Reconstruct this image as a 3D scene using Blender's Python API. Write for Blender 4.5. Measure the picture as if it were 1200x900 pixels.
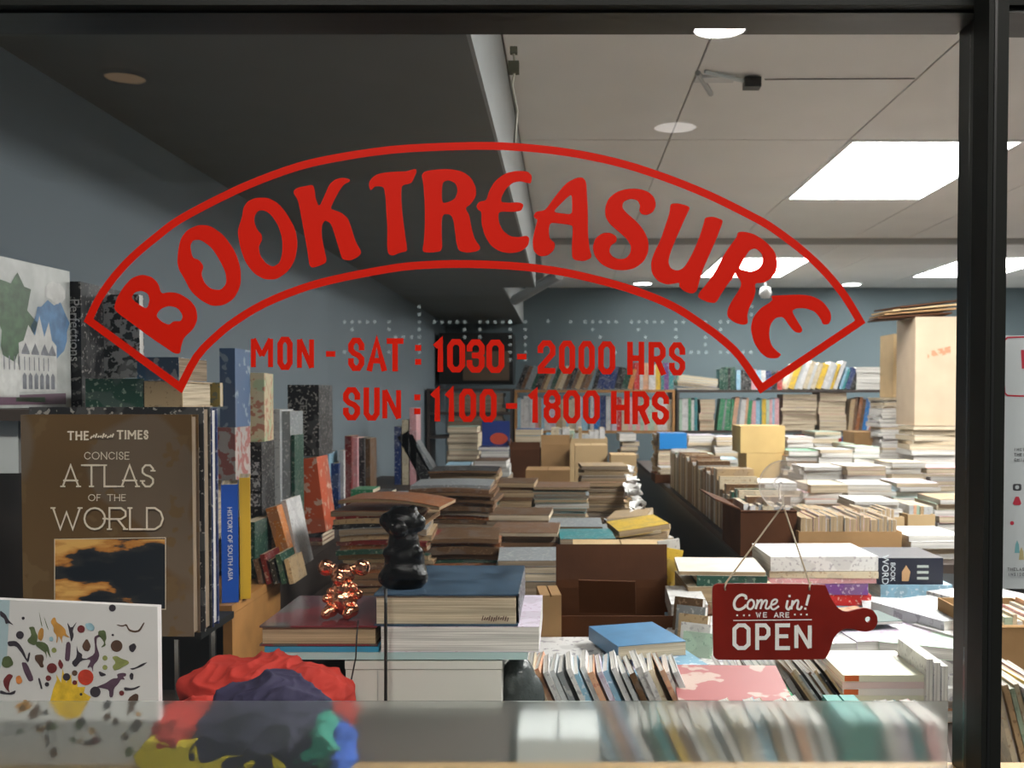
import bpy, bmesh, math, random
from mathutils import Vector, Matrix, noise
for o in list(bpy.data.objects): bpy.data.objects.remove(o)
S = bpy.context.scene
random.seed(7)
PI = math.pi
# ------------------------------------------------------------ camera
F = 1160.0; CX = 661.0; TH = math.radians(1.5); CY = 466 + F*math.tan(TH); CAMZ = 1.55
cam = bpy.data.objects.new('camera', bpy.data.cameras.new('camera')); S.collection.objects.link(cam)
cam.location = (0, 0, CAMZ); cam.rotation_euler = (PI/2 - TH, 0, 0)
cam.data.sensor_width = 36; cam.data.lens = F/1200*36
cam.data.shift_x = (600-CX)/1200; cam.data.shift_y = (CY-450)/1200
cam.data.clip_start = .02
cam.data.dof.use_dof = True; cam.data.dof.focus_distance = 1.35; cam.data.dof.aperture_fstop = 11
S.camera = cam
def at(px, py, Y):
    xc = (px-CX)/F; yc = -(py-CY)/F
    ry = yc*math.sin(TH)+math.cos(TH); rz = yc*math.cos(TH)-math.sin(TH)
    k = Y/ry
    return Vector((xc*k, Y, CAMZ+rz*k))
# ------------------------------------------------------------ world, exposure
w = bpy.data.worlds.new('dusk_street'); S.world = w; w.use_nodes = True
w.node_tree.nodes['Background'].inputs[0].default_value = (.80, .86, .92, 1)
w.node_tree.nodes['Background'].inputs[1].default_value = .11
S.view_settings.view_transform = 'Standard'; S.view_settings.look = 'None'
S.view_settings.exposure = 0.0; S.view_settings.gamma = 1; S.view_settings.use_curve_mapping = False
PANEL = 33.0          # ceiling panel emission
LAMP = 60.0           # street canopy lamp emission
# ------------------------------------------------------------ materials
MC = {}
def newmat(name):
    m = bpy.data.materials.new(name); m.use_nodes = True
    nt = m.node_tree; b = nt.nodes['Principled BSDF']
    return m, nt, b
def plain(name, col, rough=.5, metal=0, bump=0, bscale=60, var=0.0, vscale=8, spec=.5, coat=0):
    if name in MC: return MC[name]
    m, nt, b = newmat(name)
    b.inputs['Base Color'].default_value = (*col, 1); b.inputs['Roughness'].default_value = rough
    b.inputs['Metallic'].default_value = metal; b.inputs['Specular IOR Level'].default_value = spec
    b.inputs['Coat Weight'].default_value = coat
    tc = nt.nodes.new('ShaderNodeTexCoord')
    if var:
        n = nt.nodes.new('ShaderNodeTexNoise'); n.inputs['Scale'].default_value = vscale; n.inputs['Detail'].default_value = 5
        nt.links.new(tc.outputs['Object'], n.inputs['Vector'])
        r = nt.nodes.new('ShaderNodeMapRange'); r.inputs[1].default_value = .3; r.inputs[2].default_value = .7
        r.inputs[3].default_value = 1-var; r.inputs[4].default_value = 1+var*.6
        nt.links.new(n.outputs['Fac'], r.inputs[0])
        v = nt.nodes.new('ShaderNodeVectorMath'); v.operation = 'SCALE'; v.inputs[0].default_value = col
        nt.links.new(r.outputs[0], v.inputs['Scale']); nt.links.new(v.outputs[0], b.inputs['Base Color'])
    if bump:
        n2 = nt.nodes.new('ShaderNodeTexNoise'); n2.inputs['Scale'].default_value = bscale; n2.inputs['Detail'].default_value = 4
        nt.links.new(tc.outputs['Object'], n2.inputs['Vector'])
        bp = nt.nodes.new('ShaderNodeBump'); bp.inputs['Strength'].default_value = bump; bp.inputs['Distance'].default_value = .004
        nt.links.new(n2.outputs['Fac'], bp.inputs['Height']); nt.links.new(bp.outputs[0], b.inputs['Normal'])
    MC[name] = m; return m
def printed(name, base, acc, scale=110, thr=.60, rough=.42, acc2=None, mixf=.75):
    """printed cover: base colour with lettering-like flecks and a second colour field"""
    if name in MC: return MC[name]
    m, nt, b = newmat(name); b.inputs['Roughness'].default_value = rough; b.inputs['Specular IOR Level'].default_value = .28
    L = nt.links.new; N = nt.nodes.new
    tc = N('ShaderNodeTexCoord'); oi = N('ShaderNodeObjectInfo')
    mul = N('ShaderNodeMath'); mul.operation = 'MULTIPLY'; mul.inputs[1].default_value = 37
    L(oi.outputs['Random'], mul.inputs[0])
    add = N('ShaderNodeVectorMath'); add.operation = 'ADD'
    L(tc.outputs['Object'], add.inputs[0]); L(mul.outputs[0], add.inputs[1])
    n = N('ShaderNodeTexNoise'); n.inputs['Scale'].default_value = scale; n.inputs['Detail'].default_value = 2.5
    L(add.outputs[0], n.inputs['Vector'])
    st = N('ShaderNodeMapRange'); st.inputs[1].default_value = thr; st.inputs[2].default_value = thr+.03
    L(n.outputs['Fac'], st.inputs[0])
    n2 = N('ShaderNodeTexNoise'); n2.inputs['Scale'].default_value = scale*.18; n2.inputs['Detail'].default_value = 1
    L(add.outputs[0], n2.inputs['Vector'])
    st2 = N('ShaderNodeMapRange'); st2.inputs[1].default_value = .54; st2.inputs[2].default_value = .57
    L(n2.outputs['Fac'], st2.inputs[0])
    a2 = acc2 or tuple(c*.75+.05 for c in base)
    m1 = N('ShaderNodeMix'); m1.data_type = 'RGBA'; m1.inputs[6].default_value = (*base, 1); m1.inputs[7].default_value = (*a2, 1)
    L(st2.outputs[0], m1.inputs[0])
    acc = tuple(a*mixf+c*(1-mixf) for a, c in zip(acc, base)); m2 = N('ShaderNodeMix'); m2.data_type = 'RGBA'; m2.inputs[7].default_value = (*acc, 1)
    L(m1.outputs[2], m2.inputs[6]); L(st.outputs[0], m2.inputs[0])
    L(m2.outputs[2], b.inputs['Base Color'])
    MC[name] = m; return m
def pages(axis, tone='cream'):
    k = 'pages_%s_%d' % (tone, axis)
    if k in MC: return MC[k]
    m, nt, b = newmat(k); L = nt.links.new; N = nt.nodes.new
    b.inputs['Roughness'].default_value = .85; b.inputs['Specular IOR Level'].default_value = .1
    col = {'cream': (.62, .52, .38), 'white': (.68, .66, .62), 'tan': (.42, .31, .19), 'brown': (.21, .12, .065), 'dim': (.31, .24, .17)}[tone]
    tc = N('ShaderNodeTexCoord'); mp = N('ShaderNodeMapping')
    sc = [6, 6, 6]; sc[axis] = 420; mp.inputs['Scale'].default_value = sc
    n = N('ShaderNodeTexNoise'); n.inputs['Scale'].default_value = 1; n.inputs['Detail'].default_value = 3
    L(tc.outputs['Object'], mp.inputs[0]); L(mp.outputs[0], n.inputs['Vector'])
    r = N('ShaderNodeMapRange'); r.inputs[1].default_value = .35; r.inputs[2].default_value = .65; r.inputs[3].default_value = .62; r.inputs[4].default_value = 1.12
    L(n.outputs['Fac'], r.inputs[0])
    v = N('ShaderNodeVectorMath'); v.operation = 'SCALE'; v.inputs[0].default_value = col
    L(r.outputs[0], v.inputs['Scale']); L(v.outputs[0], b.inputs['Base Color'])
    MC[k] = m; return m
PAL = {  # name: base, accent
 'white': ((.64, .63, .62), (.22, .20, .24)), 'cream': ((.58, .50, .36), (.28, .16, .10)), 'tan': ((.46, .33, .19), (.16, .09, .05)),
 'brown': ((.17, .09, .05), (.42, .30, .20)), 'black': ((.018, .018, .02), (.55, .52, .48)), 'navy': ((.02, .04, .14), (.5, .5, .55)),
 'blue': ((.02, .15, .42), (.6, .62, .65)), 'light blue': ((.26, .46, .60), (.75, .76, .78)), 'teal': ((.03, .22, .24), (.55, .6, .55)),
 'green': ((.05, .25, .12), (.6, .6, .5)), 'dark green': ((.02, .07, .05), (.35, .42, .33)), 'yellow': ((.72, .48, .06), (.2, .1, .03)),
 'orange': ((.58, .20, .05), (.75, .6, .4)), 'red': ((.50, .03, .03), (.75, .68, .6)), 'dark red': ((.17, .02, .02), (.5, .38, .3)),
 'pink': ((.66, .34, .36), (.75, .7, .7)), 'purple': ((.16, .06, .24), (.6, .55, .6)), 'grey': ((.24, .26, .27), (.6, .6, .6)),
 'pale grey': ((.50, .52, .53), (.22, .22, .24)), 'peach': ((.66, .38, .24), (.4, .1, .08)), 'lilac': ((.62, .56, .66), (.35, .2, .3)),
 'pale green': ((.42, .56, .44), (.15, .25, .2)), 'dull brown': ((.115, .062, .03), (.30, .20, .12)), 'rust': ((.28, .10, .04), (.5, .35, .2))}
def cover(c):
    b, a = PAL[c]; return printed('cover_'+c.replace(' ', '_'), b, a, scale=120, mixf=.55)
card = plain('cardboard', (.36, .215, .10), .85, spec=.12, var=.22, vscale=7, bump=.15)
card_pale = plain('pale_cardboard', (.56, .40, .22), .85, spec=.12, var=.12, vscale=6, bump=.12)
card_dark = plain('brown_cardboard', (.085, .033, .014), .8, spec=.12, var=.3, vscale=6, bump=.15)
wood = plain('shelf_wood', (.42, .20, .06), .5, var=.25, vscale=14)
darkwood = plain('dark_wood', (.05, .035, .028), .6, var=.3, vscale=10)
black = plain('black_paint', (.008, .009, .009), .42)
white_print = plain('white_print', (.80, .78, .76), .6)
# ------------------------------------------------------------ object helpers
COL = S.collection
def mesh_obj(name, vs, fs, mats, parent=None, mi=None, smooth=False):
    me = bpy.data.meshes.new(name); me.from_pydata([tuple(v) for v in vs], [], fs); me.update()
    for m in (mats if isinstance(mats, (list, tuple)) else [mats]): me.materials.append(m)
    if mi: me.polygons.foreach_set('material_index', mi)
    if smooth: me.polygons.foreach_set('use_smooth', [True]*len(me.polygons))
    o = bpy.data.objects.new(name, me); COL.objects.link(o)
    if parent: o.parent = parent
    return o
USED = {}
def tag(o, label=None, cat=None, group=None, kind=None):
    if label:
        o['label'] = label; USED[label] = USED.get(label, 0)+1
    if cat: o['category'] = cat
    if group: o['group'] = group
    if kind: o['kind'] = kind
    return o
def empty(name, loc, label, cat, group=None, rot=(0, 0, 0)):
    o = bpy.data.objects.new(name, None); COL.objects.link(o); o.location = loc; o.rotation_euler = rot; o.empty_display_size = .05
    return tag(o, label, cat, group)
class MB:
    def __init__(s): s.v = []; s.f = []; s.m = []
    def box(s, x0, x1, y0, y1, z0, z1, m=0):
        b = len(s.v); s.v += [Vector(p) for p in ((x0,y0,z0),(x1,y0,z0),(x1,y1,z0),(x0,y1,z0),(x0,y0,z1),(x1,y0,z1),(x1,y1,z1),(x0,y1,z1))]
        s.f += [[b+i for i in q] for q in ((3,2,1,0),(4,5,6,7),(0,1,5,4),(1,2,6,5),(2,3,7,6),(3,0,4,7))]; s.m += [m]*6; return s
    def gbox(s, x0, x1, y0, y1, z0, z1, n=6, ny=1):
        for i in range(n):
            a = x0+(x1-x0)*i/n; c = x0+(x1-x0)*(i+1)/n; s.box(a, c, y0, y1, z0, z1)
        return s
    def tube(s, pts, r, n=6):
        pts = [Vector(p) for p in pts]; b = len(s.v); rr = r if isinstance(r, (list, tuple)) else [r]*len(pts)
        for i, p in enumerate(pts):
            d = (pts[min(i+1, len(pts)-1)]-pts[max(i-1, 0)]).normalized()
            u = d.orthogonal().normalized() if i == 0 else (u - d*u.dot(d)).normalized()
            v = d.cross(u)
            for k in range(n):
                a = 2*PI*k/n; s.v.append(p+(u*math.cos(a)+v*math.sin(a))*rr[i])
        for i in range(len(pts)-1):
            for k in range(n):
                s.f.append([b+i*n+k, b+i*n+(k+1)%n, b+(i+1)*n+(k+1)%n, b+(i+1)*n+k]); s.m.append(0)
        s.f.append([b+k for k in range(n)][::-1]); s.f.append([b+(len(pts)-1)*n+k for k in range(n)]); s.m += [0, 0]; return s
    def prism(s, poly, y0, y1):     # polygon in x,z
        b = len(s.v); n = len(poly)
        s.v += [Vector((p[0], y0, p[1])) for p in poly]+[Vector((p[0], y1, p[1])) for p in poly]
        s.f += [[b+i for i in range(n)], [b+n+i for i in range(n)][::-1]]
        s.f += [[b+i, b+n+i, b+n+(i+1)%n, b+(i+1)%n] for i in range(n)]; s.m += [0]*(n+2); return s
    def lathe(s, prof, c=(0, 0, 0), axis='z', n=24):
        b = len(s.v); c = Vector(c)
        for r, h in prof:
            for k in range(n):
                a = 2*PI*k/n
                s.v.append(c+(Vector((r*math.cos(a), r*math.sin(a), h)) if axis == 'z' else Vector((r*math.cos(a), h, r*math.sin(a)))))
        for i in range(len(prof)-1):
            for k in range(n): s.f.append([b+i*n+k, b+i*n+(k+1)%n, b+(i+1)*n+(k+1)%n, b+(i+1)*n+k]); s.m.append(0)
        return s
    def ob(s, name, mats, parent=None, smooth=False): return mesh_obj(name, s.v, s.f, mats, parent, s.m, smooth)
def struct(name, mb, m, parent=None):
    o = mb.ob(name, m, parent)
    if not parent: o['kind'] = 'structure'
    return o
def fill2d(name, loops, Y, mat, parent=None, th=.0003, mapf=None, res=1):
    """closed pixel outlines (with holes, even-odd) -> thin filled decal at depth Y"""
    cu = bpy.data.curves.new(name, 'CURVE'); cu.dimensions = '2D'; cu.fill_mode = 'BOTH' if th else 'FRONT'; cu.extrude = th
    for lp in loops:
        sp = cu.splines.new('POLY'); sp.points.add(len(lp)-1); sp.use_cyclic_u = True
        for i, (a, b) in enumerate(lp):
            p = mapf(a, b) if mapf else at(a, b, Y)
            sp.points[i].co = (p.x, p.z, 0, 1)
    t = bpy.data.objects.new('tmp', cu); me = bpy.data.meshes.new_from_object(t)
    bpy.data.objects.remove(t)
    me.transform(Matrix.Translation((0, Y, 0)) @ Matrix.Rotation(PI/2, 4, 'X'))
    me.name = name; me.materials.clear(); me.materials.append(mat)
    o = bpy.data.objects.new(name, me); COL.objects.link(o)
    if parent: o.parent = parent; 
    return o
def smoothloop(pts, it=2):
    for _ in range(it):
        q = []
        n = len(pts)
        for i in range(n):
            a, b = pts[i], pts[(i+1) % n]
            q += [(a[0]*.8+b[0]*.2, a[1]*.8+b[1]*.2), (a[0]*.2+b[0]*.8, a[1]*.2+b[1]*.8)]
        pts = q
    return pts
def ribbon(pts, wd, closed=False):
    """polyline -> quads with mitred joints, in pixel or local 2-D units; returns list of quads"""
    P = [Vector((a, b)) for a, b in pts]; n = len(P); L = []; R = []
    for i in range(n):
        a = P[(i-1) % n] if (closed or i > 0) else None; c = P[(i+1) % n] if (closed or i < n-1) else None
        d1 = (P[i]-a).normalized() if a is not None and (P[i]-a).length > 1e-9 else None
        d2 = (c-P[i]).normalized() if c is not None and (c-P[i]).length > 1e-9 else None
        if d1 is None: d1 = d2
        if d2 is None: d2 = d1
        n1 = Vector((-d1.y, d1.x)); n2 = Vector((-d2.y, d2.x)); m = n1+n2
        if m.length < .3: m = n1
        m.normalize(); k = wd/2/max(m.dot(n1), .45)
        L.append(P[i]+m*k); R.append(P[i]-m*k)
    return [(L[i], R[i], R[(i+1) % n], L[(i+1) % n]) for i in range(n if closed else n-1)]
def strokes_obj(name, quads, mapf, mat, parent=None):
    vs = []; fs = []
    for q in quads:
        b = len(vs); vs += [mapf(p[0], p[1])-Vector((0, len(vs)*2.5e-6, 0)) for p in q]; fs.append([b, b+1, b+2, b+3])
    return mesh_obj(name, vs, fs, mat, parent)
# stroke glyphs in a 1 x 1 box, y up; chamfered block forms
c_ = .28; t_ = .16
def _O(): return [[(c_,0),(1-c_,0),(1,t_),(1,1-t_),(1-c_,1),(c_,1),(0,1-t_),(0,t_),(c_,0),(1-c_,0)]]
GL = {'O': _O(), '0': _O(),
 'M': [[(0,0),(0,1)], [(0,1),(.5,.4)], [(.5,.4),(1,1)], [(1,1),(1,0)]], 'N': [[(0,0),(0,1)], [(0,1),(1,0)], [(1,0),(1,1)]],
 'S': [[(1,.74),(1,1-t_),(1-c_,1),(c_,1),(0,1-t_),(0,.66),(c_,.54),(1-c_,.46),(1,.34),(1,t_),(1-c_,0),(c_,0),(0,t_),(0,.26)]],
 'A': [[(0,0),(.5,1),(1,0)], [(.18,.28),(.82,.28)]], 'T': [[(0,1),(1,1)], [(.5,1),(.5,0)]],
 '1': [[(.15,.88),(.55,1),(.55,0)]], '3': [[(0,.76),(0,1-t_),(c_,1),(1-c_,1),(1,1-t_),(1,.62),(.75,.52),(.4,.52)], [(.75,.52),(1,.42),(1,t_),(1-c_,0),(c_,0),(0,t_),(0,.26)]],
 '2': [[(0,.74),(0,1-t_),(c_,1),(1-c_,1),(1,1-t_),(1,.62),(0,.12),(0,0),(1,0)]],
 '8': [[(c_,.52),(0,.64),(0,1-t_),(c_,1),(1-c_,1),(1,1-t_),(1,.64),(1-c_,.52),(c_,.52),(0,.38),(0,t_),(c_,0),(1-c_,0),(1,t_),(1,.38),(1-c_,.52)]],
 'H': [[(0,0),(0,1)], [(1,0),(1,1)], [(0,.5),(1,.5)]], 'R': [[(0,0),(0,1),(1-c_,1),(1,1-t_),(1,.62),(1-c_,.48),(0,.48)], [(.5,.48),(1,0)]],
 'U': [[(0,1),(0,t_),(c_,0),(1-c_,0),(1,t_),(1,1)]], '-': [[(0,.5),(1,.5)]], 'P': [[(0,0),(0,1),(1-c_,1),(1,1-t_),(1,.6),(1-c_,.44),(0,.44)]],
 'E': [[(1,1),(0,1),(0,0),(1,0)], [(0,.52),(.85,.52)]], 'I': [[(.5,0),(.5,1)]], 'L': [[(0,1),(0,0),(1,0)]],
 'C': [[(1,.78),(.8,.94),(.5,1),(.2,.9),(0,.65),(0,.35),(.2,.1),(.5,0),(.8,.06),(1,.22)]],
 'W': [[(0,1),(.27,0),(.5,.8),(.73,0),(1,1)]], 'D': [[(0,0),(0,1),(.5,1),(.85,.82),(1,.5),(.85,.18),(.5,0),(0,0)]],
 'F': [[(0,0),(0,1),(1,1)], [(0,.52),(.8,.52)]], 'o': [[(.5,0),(.15,.12),(0,.5),(.15,.88),(.5,1),(.85,.88),(1,.5),(.85,.12),(.5,0),(.4,.02)]],
 ':': None}
def glyph_quads(ch, x0, x1, yb, yt, sw, serif=0):
    """pixel box; strokes kept inside the box"""
    h = sw/2; out = []
    if ch == ':':
        for yy in (.30, .72):
            y = yb+(yt-yb)*yy; x = (x0+x1)/2; out += ribbon([(x-sw*.55, y), (x+sw*.55, y)], sw*1.05)
        return out
    if ch == '-':
        y = (yb+yt)/2; return ribbon([(x0, y), (x1, y)], sw)
    for pl in GL[ch]:
        q = []
        for (u, v) in pl:
            q.append((x0+h+(x1-x0-2*h)*u, (yb-h)+((yt+h)-(yb-h))*v))
        out += ribbon(q, sw)
        for (e, f) in ((q[0], q[1]), (q[-1], q[-2])):    # square caps extend to the box edge / serifs
            d = Vector(e)-Vector(f)
            if d.length > 0 and not serif and ch not in 'O0oMN':
                d.normalize(); out += ribbon([e, tuple(Vector(e)+d*h*.96)], sw)
            if serif and ch not in 'Oo': out += ribbon([(e[0]-serif, e[1]), (e[0]+serif, e[1])], sw*.8)
    return out
def kid(r): return next((c for c in r.children if c.name.startswith('cover')), r)
# ------------------------------------------------------------ books
def book(label, x, y, z, w, d, h, face='lie_fore', col='white', tone='cream', hard=False, rot=(0, 0, 0), parts=True, group=None,
         name=None, cat=None, covmat=None, sag=0, extra=None):
    """x,y centre, z base. face = which way the book lies/stands"""
    kd = 'magazine' if ('magazine' in label or 'leaflet' in label) else 'paperback' if 'paperback' in label else 'book'
    name = name or kd; cat = cat or kd
    T, s, sg = {'lie_spine': (2, 1, -1), 'lie_fore': (2, 1, 1), 'lie_left': (2, 0, -1), 'lie_right': (2, 0, 1), 'stand_spine': (0, 1, -1), 'stand_fore': (0, 1, 1),
                'cover': (1, 0, -1), 'side_spine': (1, 0, 1)}[face]
    lo = [-w/2, -d/2, 0]; hi = [w/2, d/2, h]; dims = (w, d, h)
    bt = .0028 if hard else .0009
    bt = min(bt, dims[T]*.12)
    ins = .0035 if hard else .0006
    c = MB(); p = MB(); n = 6 if (sag and T == 2) else 1
    for e in (0, 1):
        a = list(lo); b = list(hi)
        if e == 0: b[T] = lo[T]+bt
        else: a[T] = hi[T]-bt
        (c.gbox if n > 1 else c.box)(a[0], b[0], a[1], b[1], a[2], b[2], **({'n': n} if n > 1 else {}))
    a = list(lo); b = list(hi); a[T] += bt; b[T] -= bt
    if sg < 0: b[s] = lo[s]+bt
    else: a[s] = hi[s]-bt
    (c.gbox if n > 1 else c.box)(a[0], b[0], a[1], b[1], a[2], b[2], **({'n': n} if n > 1 else {}))
    a = [v+ins for v in lo]; b = [v-ins for v in hi]; a[T] = lo[T]+bt; b[T] = hi[T]-bt
    if sg < 0: a[s] = lo[s]+bt
    else: b[s] = hi[s]-bt
    (p.gbox if n > 1 else p.box)(a[0], b[0], a[1], b[1], a[2], b[2], **({'n': n} if n > 1 else {}))
    if sag:
        for mb in (c, p):
            for v in mb.v: v.z += sag*(1-(2*v.x/w)**2)
    cm = covmat or cover(col); pm = pages(T, tone)
    if parts:
        r = empty(name, (x, y, z), label, cat, group, rot)
        c.ob('cover', cm, r); p.ob('page_block', pm, r)
        return r
    k = len(c.f); c2 = MB(); c2.v = c.v+p.v; c2.f = c.f+[[i+len(c.v) for i in f] for f in p.f]
    o = mesh_obj(name, c2.v, c2.f, [cm, pm], None, [0]*k+[1]*len(p.f))
    o.location = (x, y, z); o.rotation_euler = rot
    return tag(o, label, cat, group)
ORD = ['top', 'second', 'third', 'fourth', 'fifth', 'sixth', 'seventh', 'eighth', 'ninth', 'tenth', 'eleventh', 'twelfth', 'thirteenth', 'fourteenth',
       'fifteenth', 'sixteenth', 'seventeenth', 'eighteenth', 'nineteenth', 'twentieth', 'twenty-first', 'twenty-second', 'twenty-third', 'twenty-fourth']
for tens in ('twenty', 'thirty', 'forty', 'fifty', 'sixty', 'seventy', 'eighty'):
    if tens != 'twenty': ORD.append(tens[:-1]+'ieth')
    for n_ in ('first', 'second', 'third', 'fourth', 'fifth', 'sixth', 'seventh', 'eighth', 'ninth'):
        if tens == 'twenty' and n_ in ('first', 'second', 'third', 'fourth'): continue
        ORD.append(tens+'-'+n_)
def stack(px0, px1, pyt, Y, z0, n, pal, desc, depth=.22, face='lie_fore', tone='cream', jit=.008, yaw=.05, sag=0, group=None, word='book',
          parts=True, fan=0, hard=False, tmin=.6, zt=None, slope=0):
    a = at(px0, pyt, Y); b = at(px1, pyt, Y); zt = zt or a.z; W = b.x-a.x; xc = (a.x+b.x)/2
    if word == 'magazine': n = min(24, int(n*1.45))
    ts = [random.uniform(tmin, 1.6) for _ in range(n)]; k = (zt-z0)/sum(ts); z = z0
    for i in range(n):
        t = ts[i]*k; c = random.choice(pal); j = n-1-i
        tn = tone if isinstance(tone, str) else random.choice(tone)
        fc = face if isinstance(face, str) else random.choice(face)
        lab = '%s %s, %s in the %s' % (c, word, (ORD[j]+(' one' if j == 0 else ' down')), desc)
        book(lab, xc+random.uniform(-jit, jit)+fan*(i/n-.5), Y+depth/2+random.uniform(-jit, jit), z, W*random.uniform(.92, 1.0), depth*random.uniform(.94, 1), t*.985, fc, c, tn,
             hard=hard and random.random() < .6, rot=(0, slope*(1 if i else 0), random.uniform(-yaw, yaw)), parts=parts, group=group or desc, sag=sag*random.uniform(.3, 1) if sag else 0)
        z += t
    return zt
def row(px0, px1, pyt, Y, z0, n, pal, desc, depth=.16, lean=0, tone='cream', face='stand_spine', group=None, word='book', parts=False, hv=.12, cols=None):
    a = at(px0, pyt, Y); b = at(px1, pyt, Y); W = b.x-a.x; H = a.z-z0
    ts = [random.uniform(.6, 1.5) for _ in range(n)]; k = W*.985/sum(ts); x = a.x
    for i in range(n):
        t = ts[i]*k; c = cols[i] if cols else random.choice(pal)
        l = lean+(random.uniform(-.03, .03) if lean else 0)
        h = H*random.uniform(1-hv, 1)/ (math.cos(l) if l else 1)
        tt = t*math.cos(l) if l else t
        lab = '%s %s, %s from the left in the %s' % (c, word, 'first' if i == 0 else ORD[i], desc)
        book(lab, x+t/2, Y+depth/2, z0+tt*.5*abs(math.sin(l)), tt*.97, depth*random.uniform(.9, 1), h, face, c, tone, rot=(0, l, 0), parts=parts, group=group or desc)
        x += t
def carton(px0, px1, pyt, Y, z0, label, depth=.3, mat=None, open_=False, flaps=(), zt=None, fill=None, cat='box', rotz=0, tape=False):
    a = at(px0, pyt, Y); b = at(px1, pyt, Y); W = b.x-a.x; H = (zt or a.z)-z0; m = mat or card; t = .004
    r = empty('cardboard_box', ((a.x+b.x)/2, Y+depth/2, z0), label, cat, None, (0, 0, rotz)); hw = W/2; hd = depth/2
    MB().box(-hw, hw, -hd, -hd+t, 0, H).ob('front_panel', m, r); MB().box(-hw, hw, hd-t, hd, 0, H).ob('back_panel', m, r)
    MB().box(-hw, -hw+t, -hd+t, hd-t, 0, H).ob('side_panel', m, r); MB().box(hw-t, hw, -hd+t, hd-t, 0, H).ob('side_panel', m, r)
    MB().box(-hw+t, hw-t, -hd+t, hd-t, 0, t).ob('bottom_panel', m, r)
    if not open_:
        MB().box(-hw, -.0015, -hd, hd, H, H+t).ob('top_flap', m, r); MB().box(.0015, hw, -hd, hd, H, H+t).ob('top_flap', m, r)
        if tape: MB().box(-.025, .025, -hd-.0006, hd, H+t, H+t+.0006).box(-.025, .025, -hd-.0008, -hd, H*.7, H+t).ob('packing_tape', plain('tape', (.5, .38, .2), .3), r)
    for fl in flaps:   # (side, angle)
        sd, ang, ln = fl
        v = MB()
        if sd in 'fb':
            v.box(-hw, hw, 0, t, 0, ln); o = v.ob('flap', m, r); o.location = (0, -hd if sd == 'f' else hd-t, H); o.rotation_euler = (ang if sd == 'f' else -ang, 0, 0)
        else:
            v.box(0, t, -hd, hd, 0, ln); o = v.ob('flap', m, r); o.location = (-hw if sd == 'l' else hw-t, 0, H); o.rotation_euler = (0, -ang if sd == 'l' else ang, 0)
    return r
def text_mesh(txt, size, mat, parent, loc, rot, name='lettering', align='CENTER', xs=1.0, ex=.0002):
    cu = bpy.data.curves.new('t', 'FONT'); cu.body = txt; cu.size = size; cu.align_x = align; cu.align_y = 'CENTER'; cu.extrude = ex
    t = bpy.data.objects.new('t', cu); me = bpy.data.meshes.new_from_object(t); bpy.data.objects.remove(t)
    me.transform(Matrix.Diagonal((xs, 1, 1, 1))); me.materials.clear(); me.materials.append(mat); me.name = name
    o = bpy.data.objects.new(name, me); COL.objects.link(o); o.parent = kid(parent); o.location = loc; o.rotation_euler = rot
    return o
# ============================================================ the setting
GY = 1.2                                             # glass plane
zc = CAMZ+.98
wall_m = plain('wall_paint', (.135, .17, .195), .75, var=.06, vscale=2)
back_m = plain('back_wall_paint', (.10, .135, .15), .8, var=.08, vscale=1.5)
sof_m = plain('soffit_paint', (.16, .17, .165), .8, var=.05)
fascia_m = plain('fascia_paint', (.34, .36, .36), .7, var=.05)
tile_m = plain('ceiling_tile_board', (.78, .77, .75), .9, bump=.25, bscale=220, var=.05, vscale=3)
grid_m = plain('ceiling_grid', (.30, .30, .29), .7)
WX = -1.06
struct('floor', MB().box(-1.4, 4.8, -6, 9.1, -.05, 0), plain('floor_tile', (.10, .10, .10), .5, var=.1))
struct('wall_left', MB().box(WX-.1, WX, 1.26, 8.95, 0, zc+.1), wall_m)
struct('wall_back', MB().box(WX, 4.6, 8.85, 8.95, 0, zc+.1), back_m)
struct('wall_right', MB().box(4.6, 4.7, 1.26, 8.95, 0, zc+.1), plain('right_wall', (.6, .6, .58), .8))
ceil = struct('ceiling', MB().box(WX, 4.6, 1.26, 8.85, zc+.012, zc+.06), grid_m)
xs = [-.168, .40, 1.084, 1.77, 2.11, 2.80, 3.48, 4.17, 4.6]
ys = [1.27, 2.62, 3.79, 4.92, 6.12, 6.95, 8.07, 8.85]
lit = {(2, 2), (2, 5), (5, 5), (2, 0), (5, 2)}  # nearest-window and far-right panels are out of view, added for more light
em = bpy.data.materials.new('light_panel_glow'); em.use_nodes = True
b_ = em.node_tree.nodes['Principled BSDF']; b_.inputs['Emission Color'].default_value = (1, .985, .96, 1); b_.inputs['Emission Strength'].default_value = PANEL; b_.inputs['Base Color'].default_value = (.9, .9, .9, 1)
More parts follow.
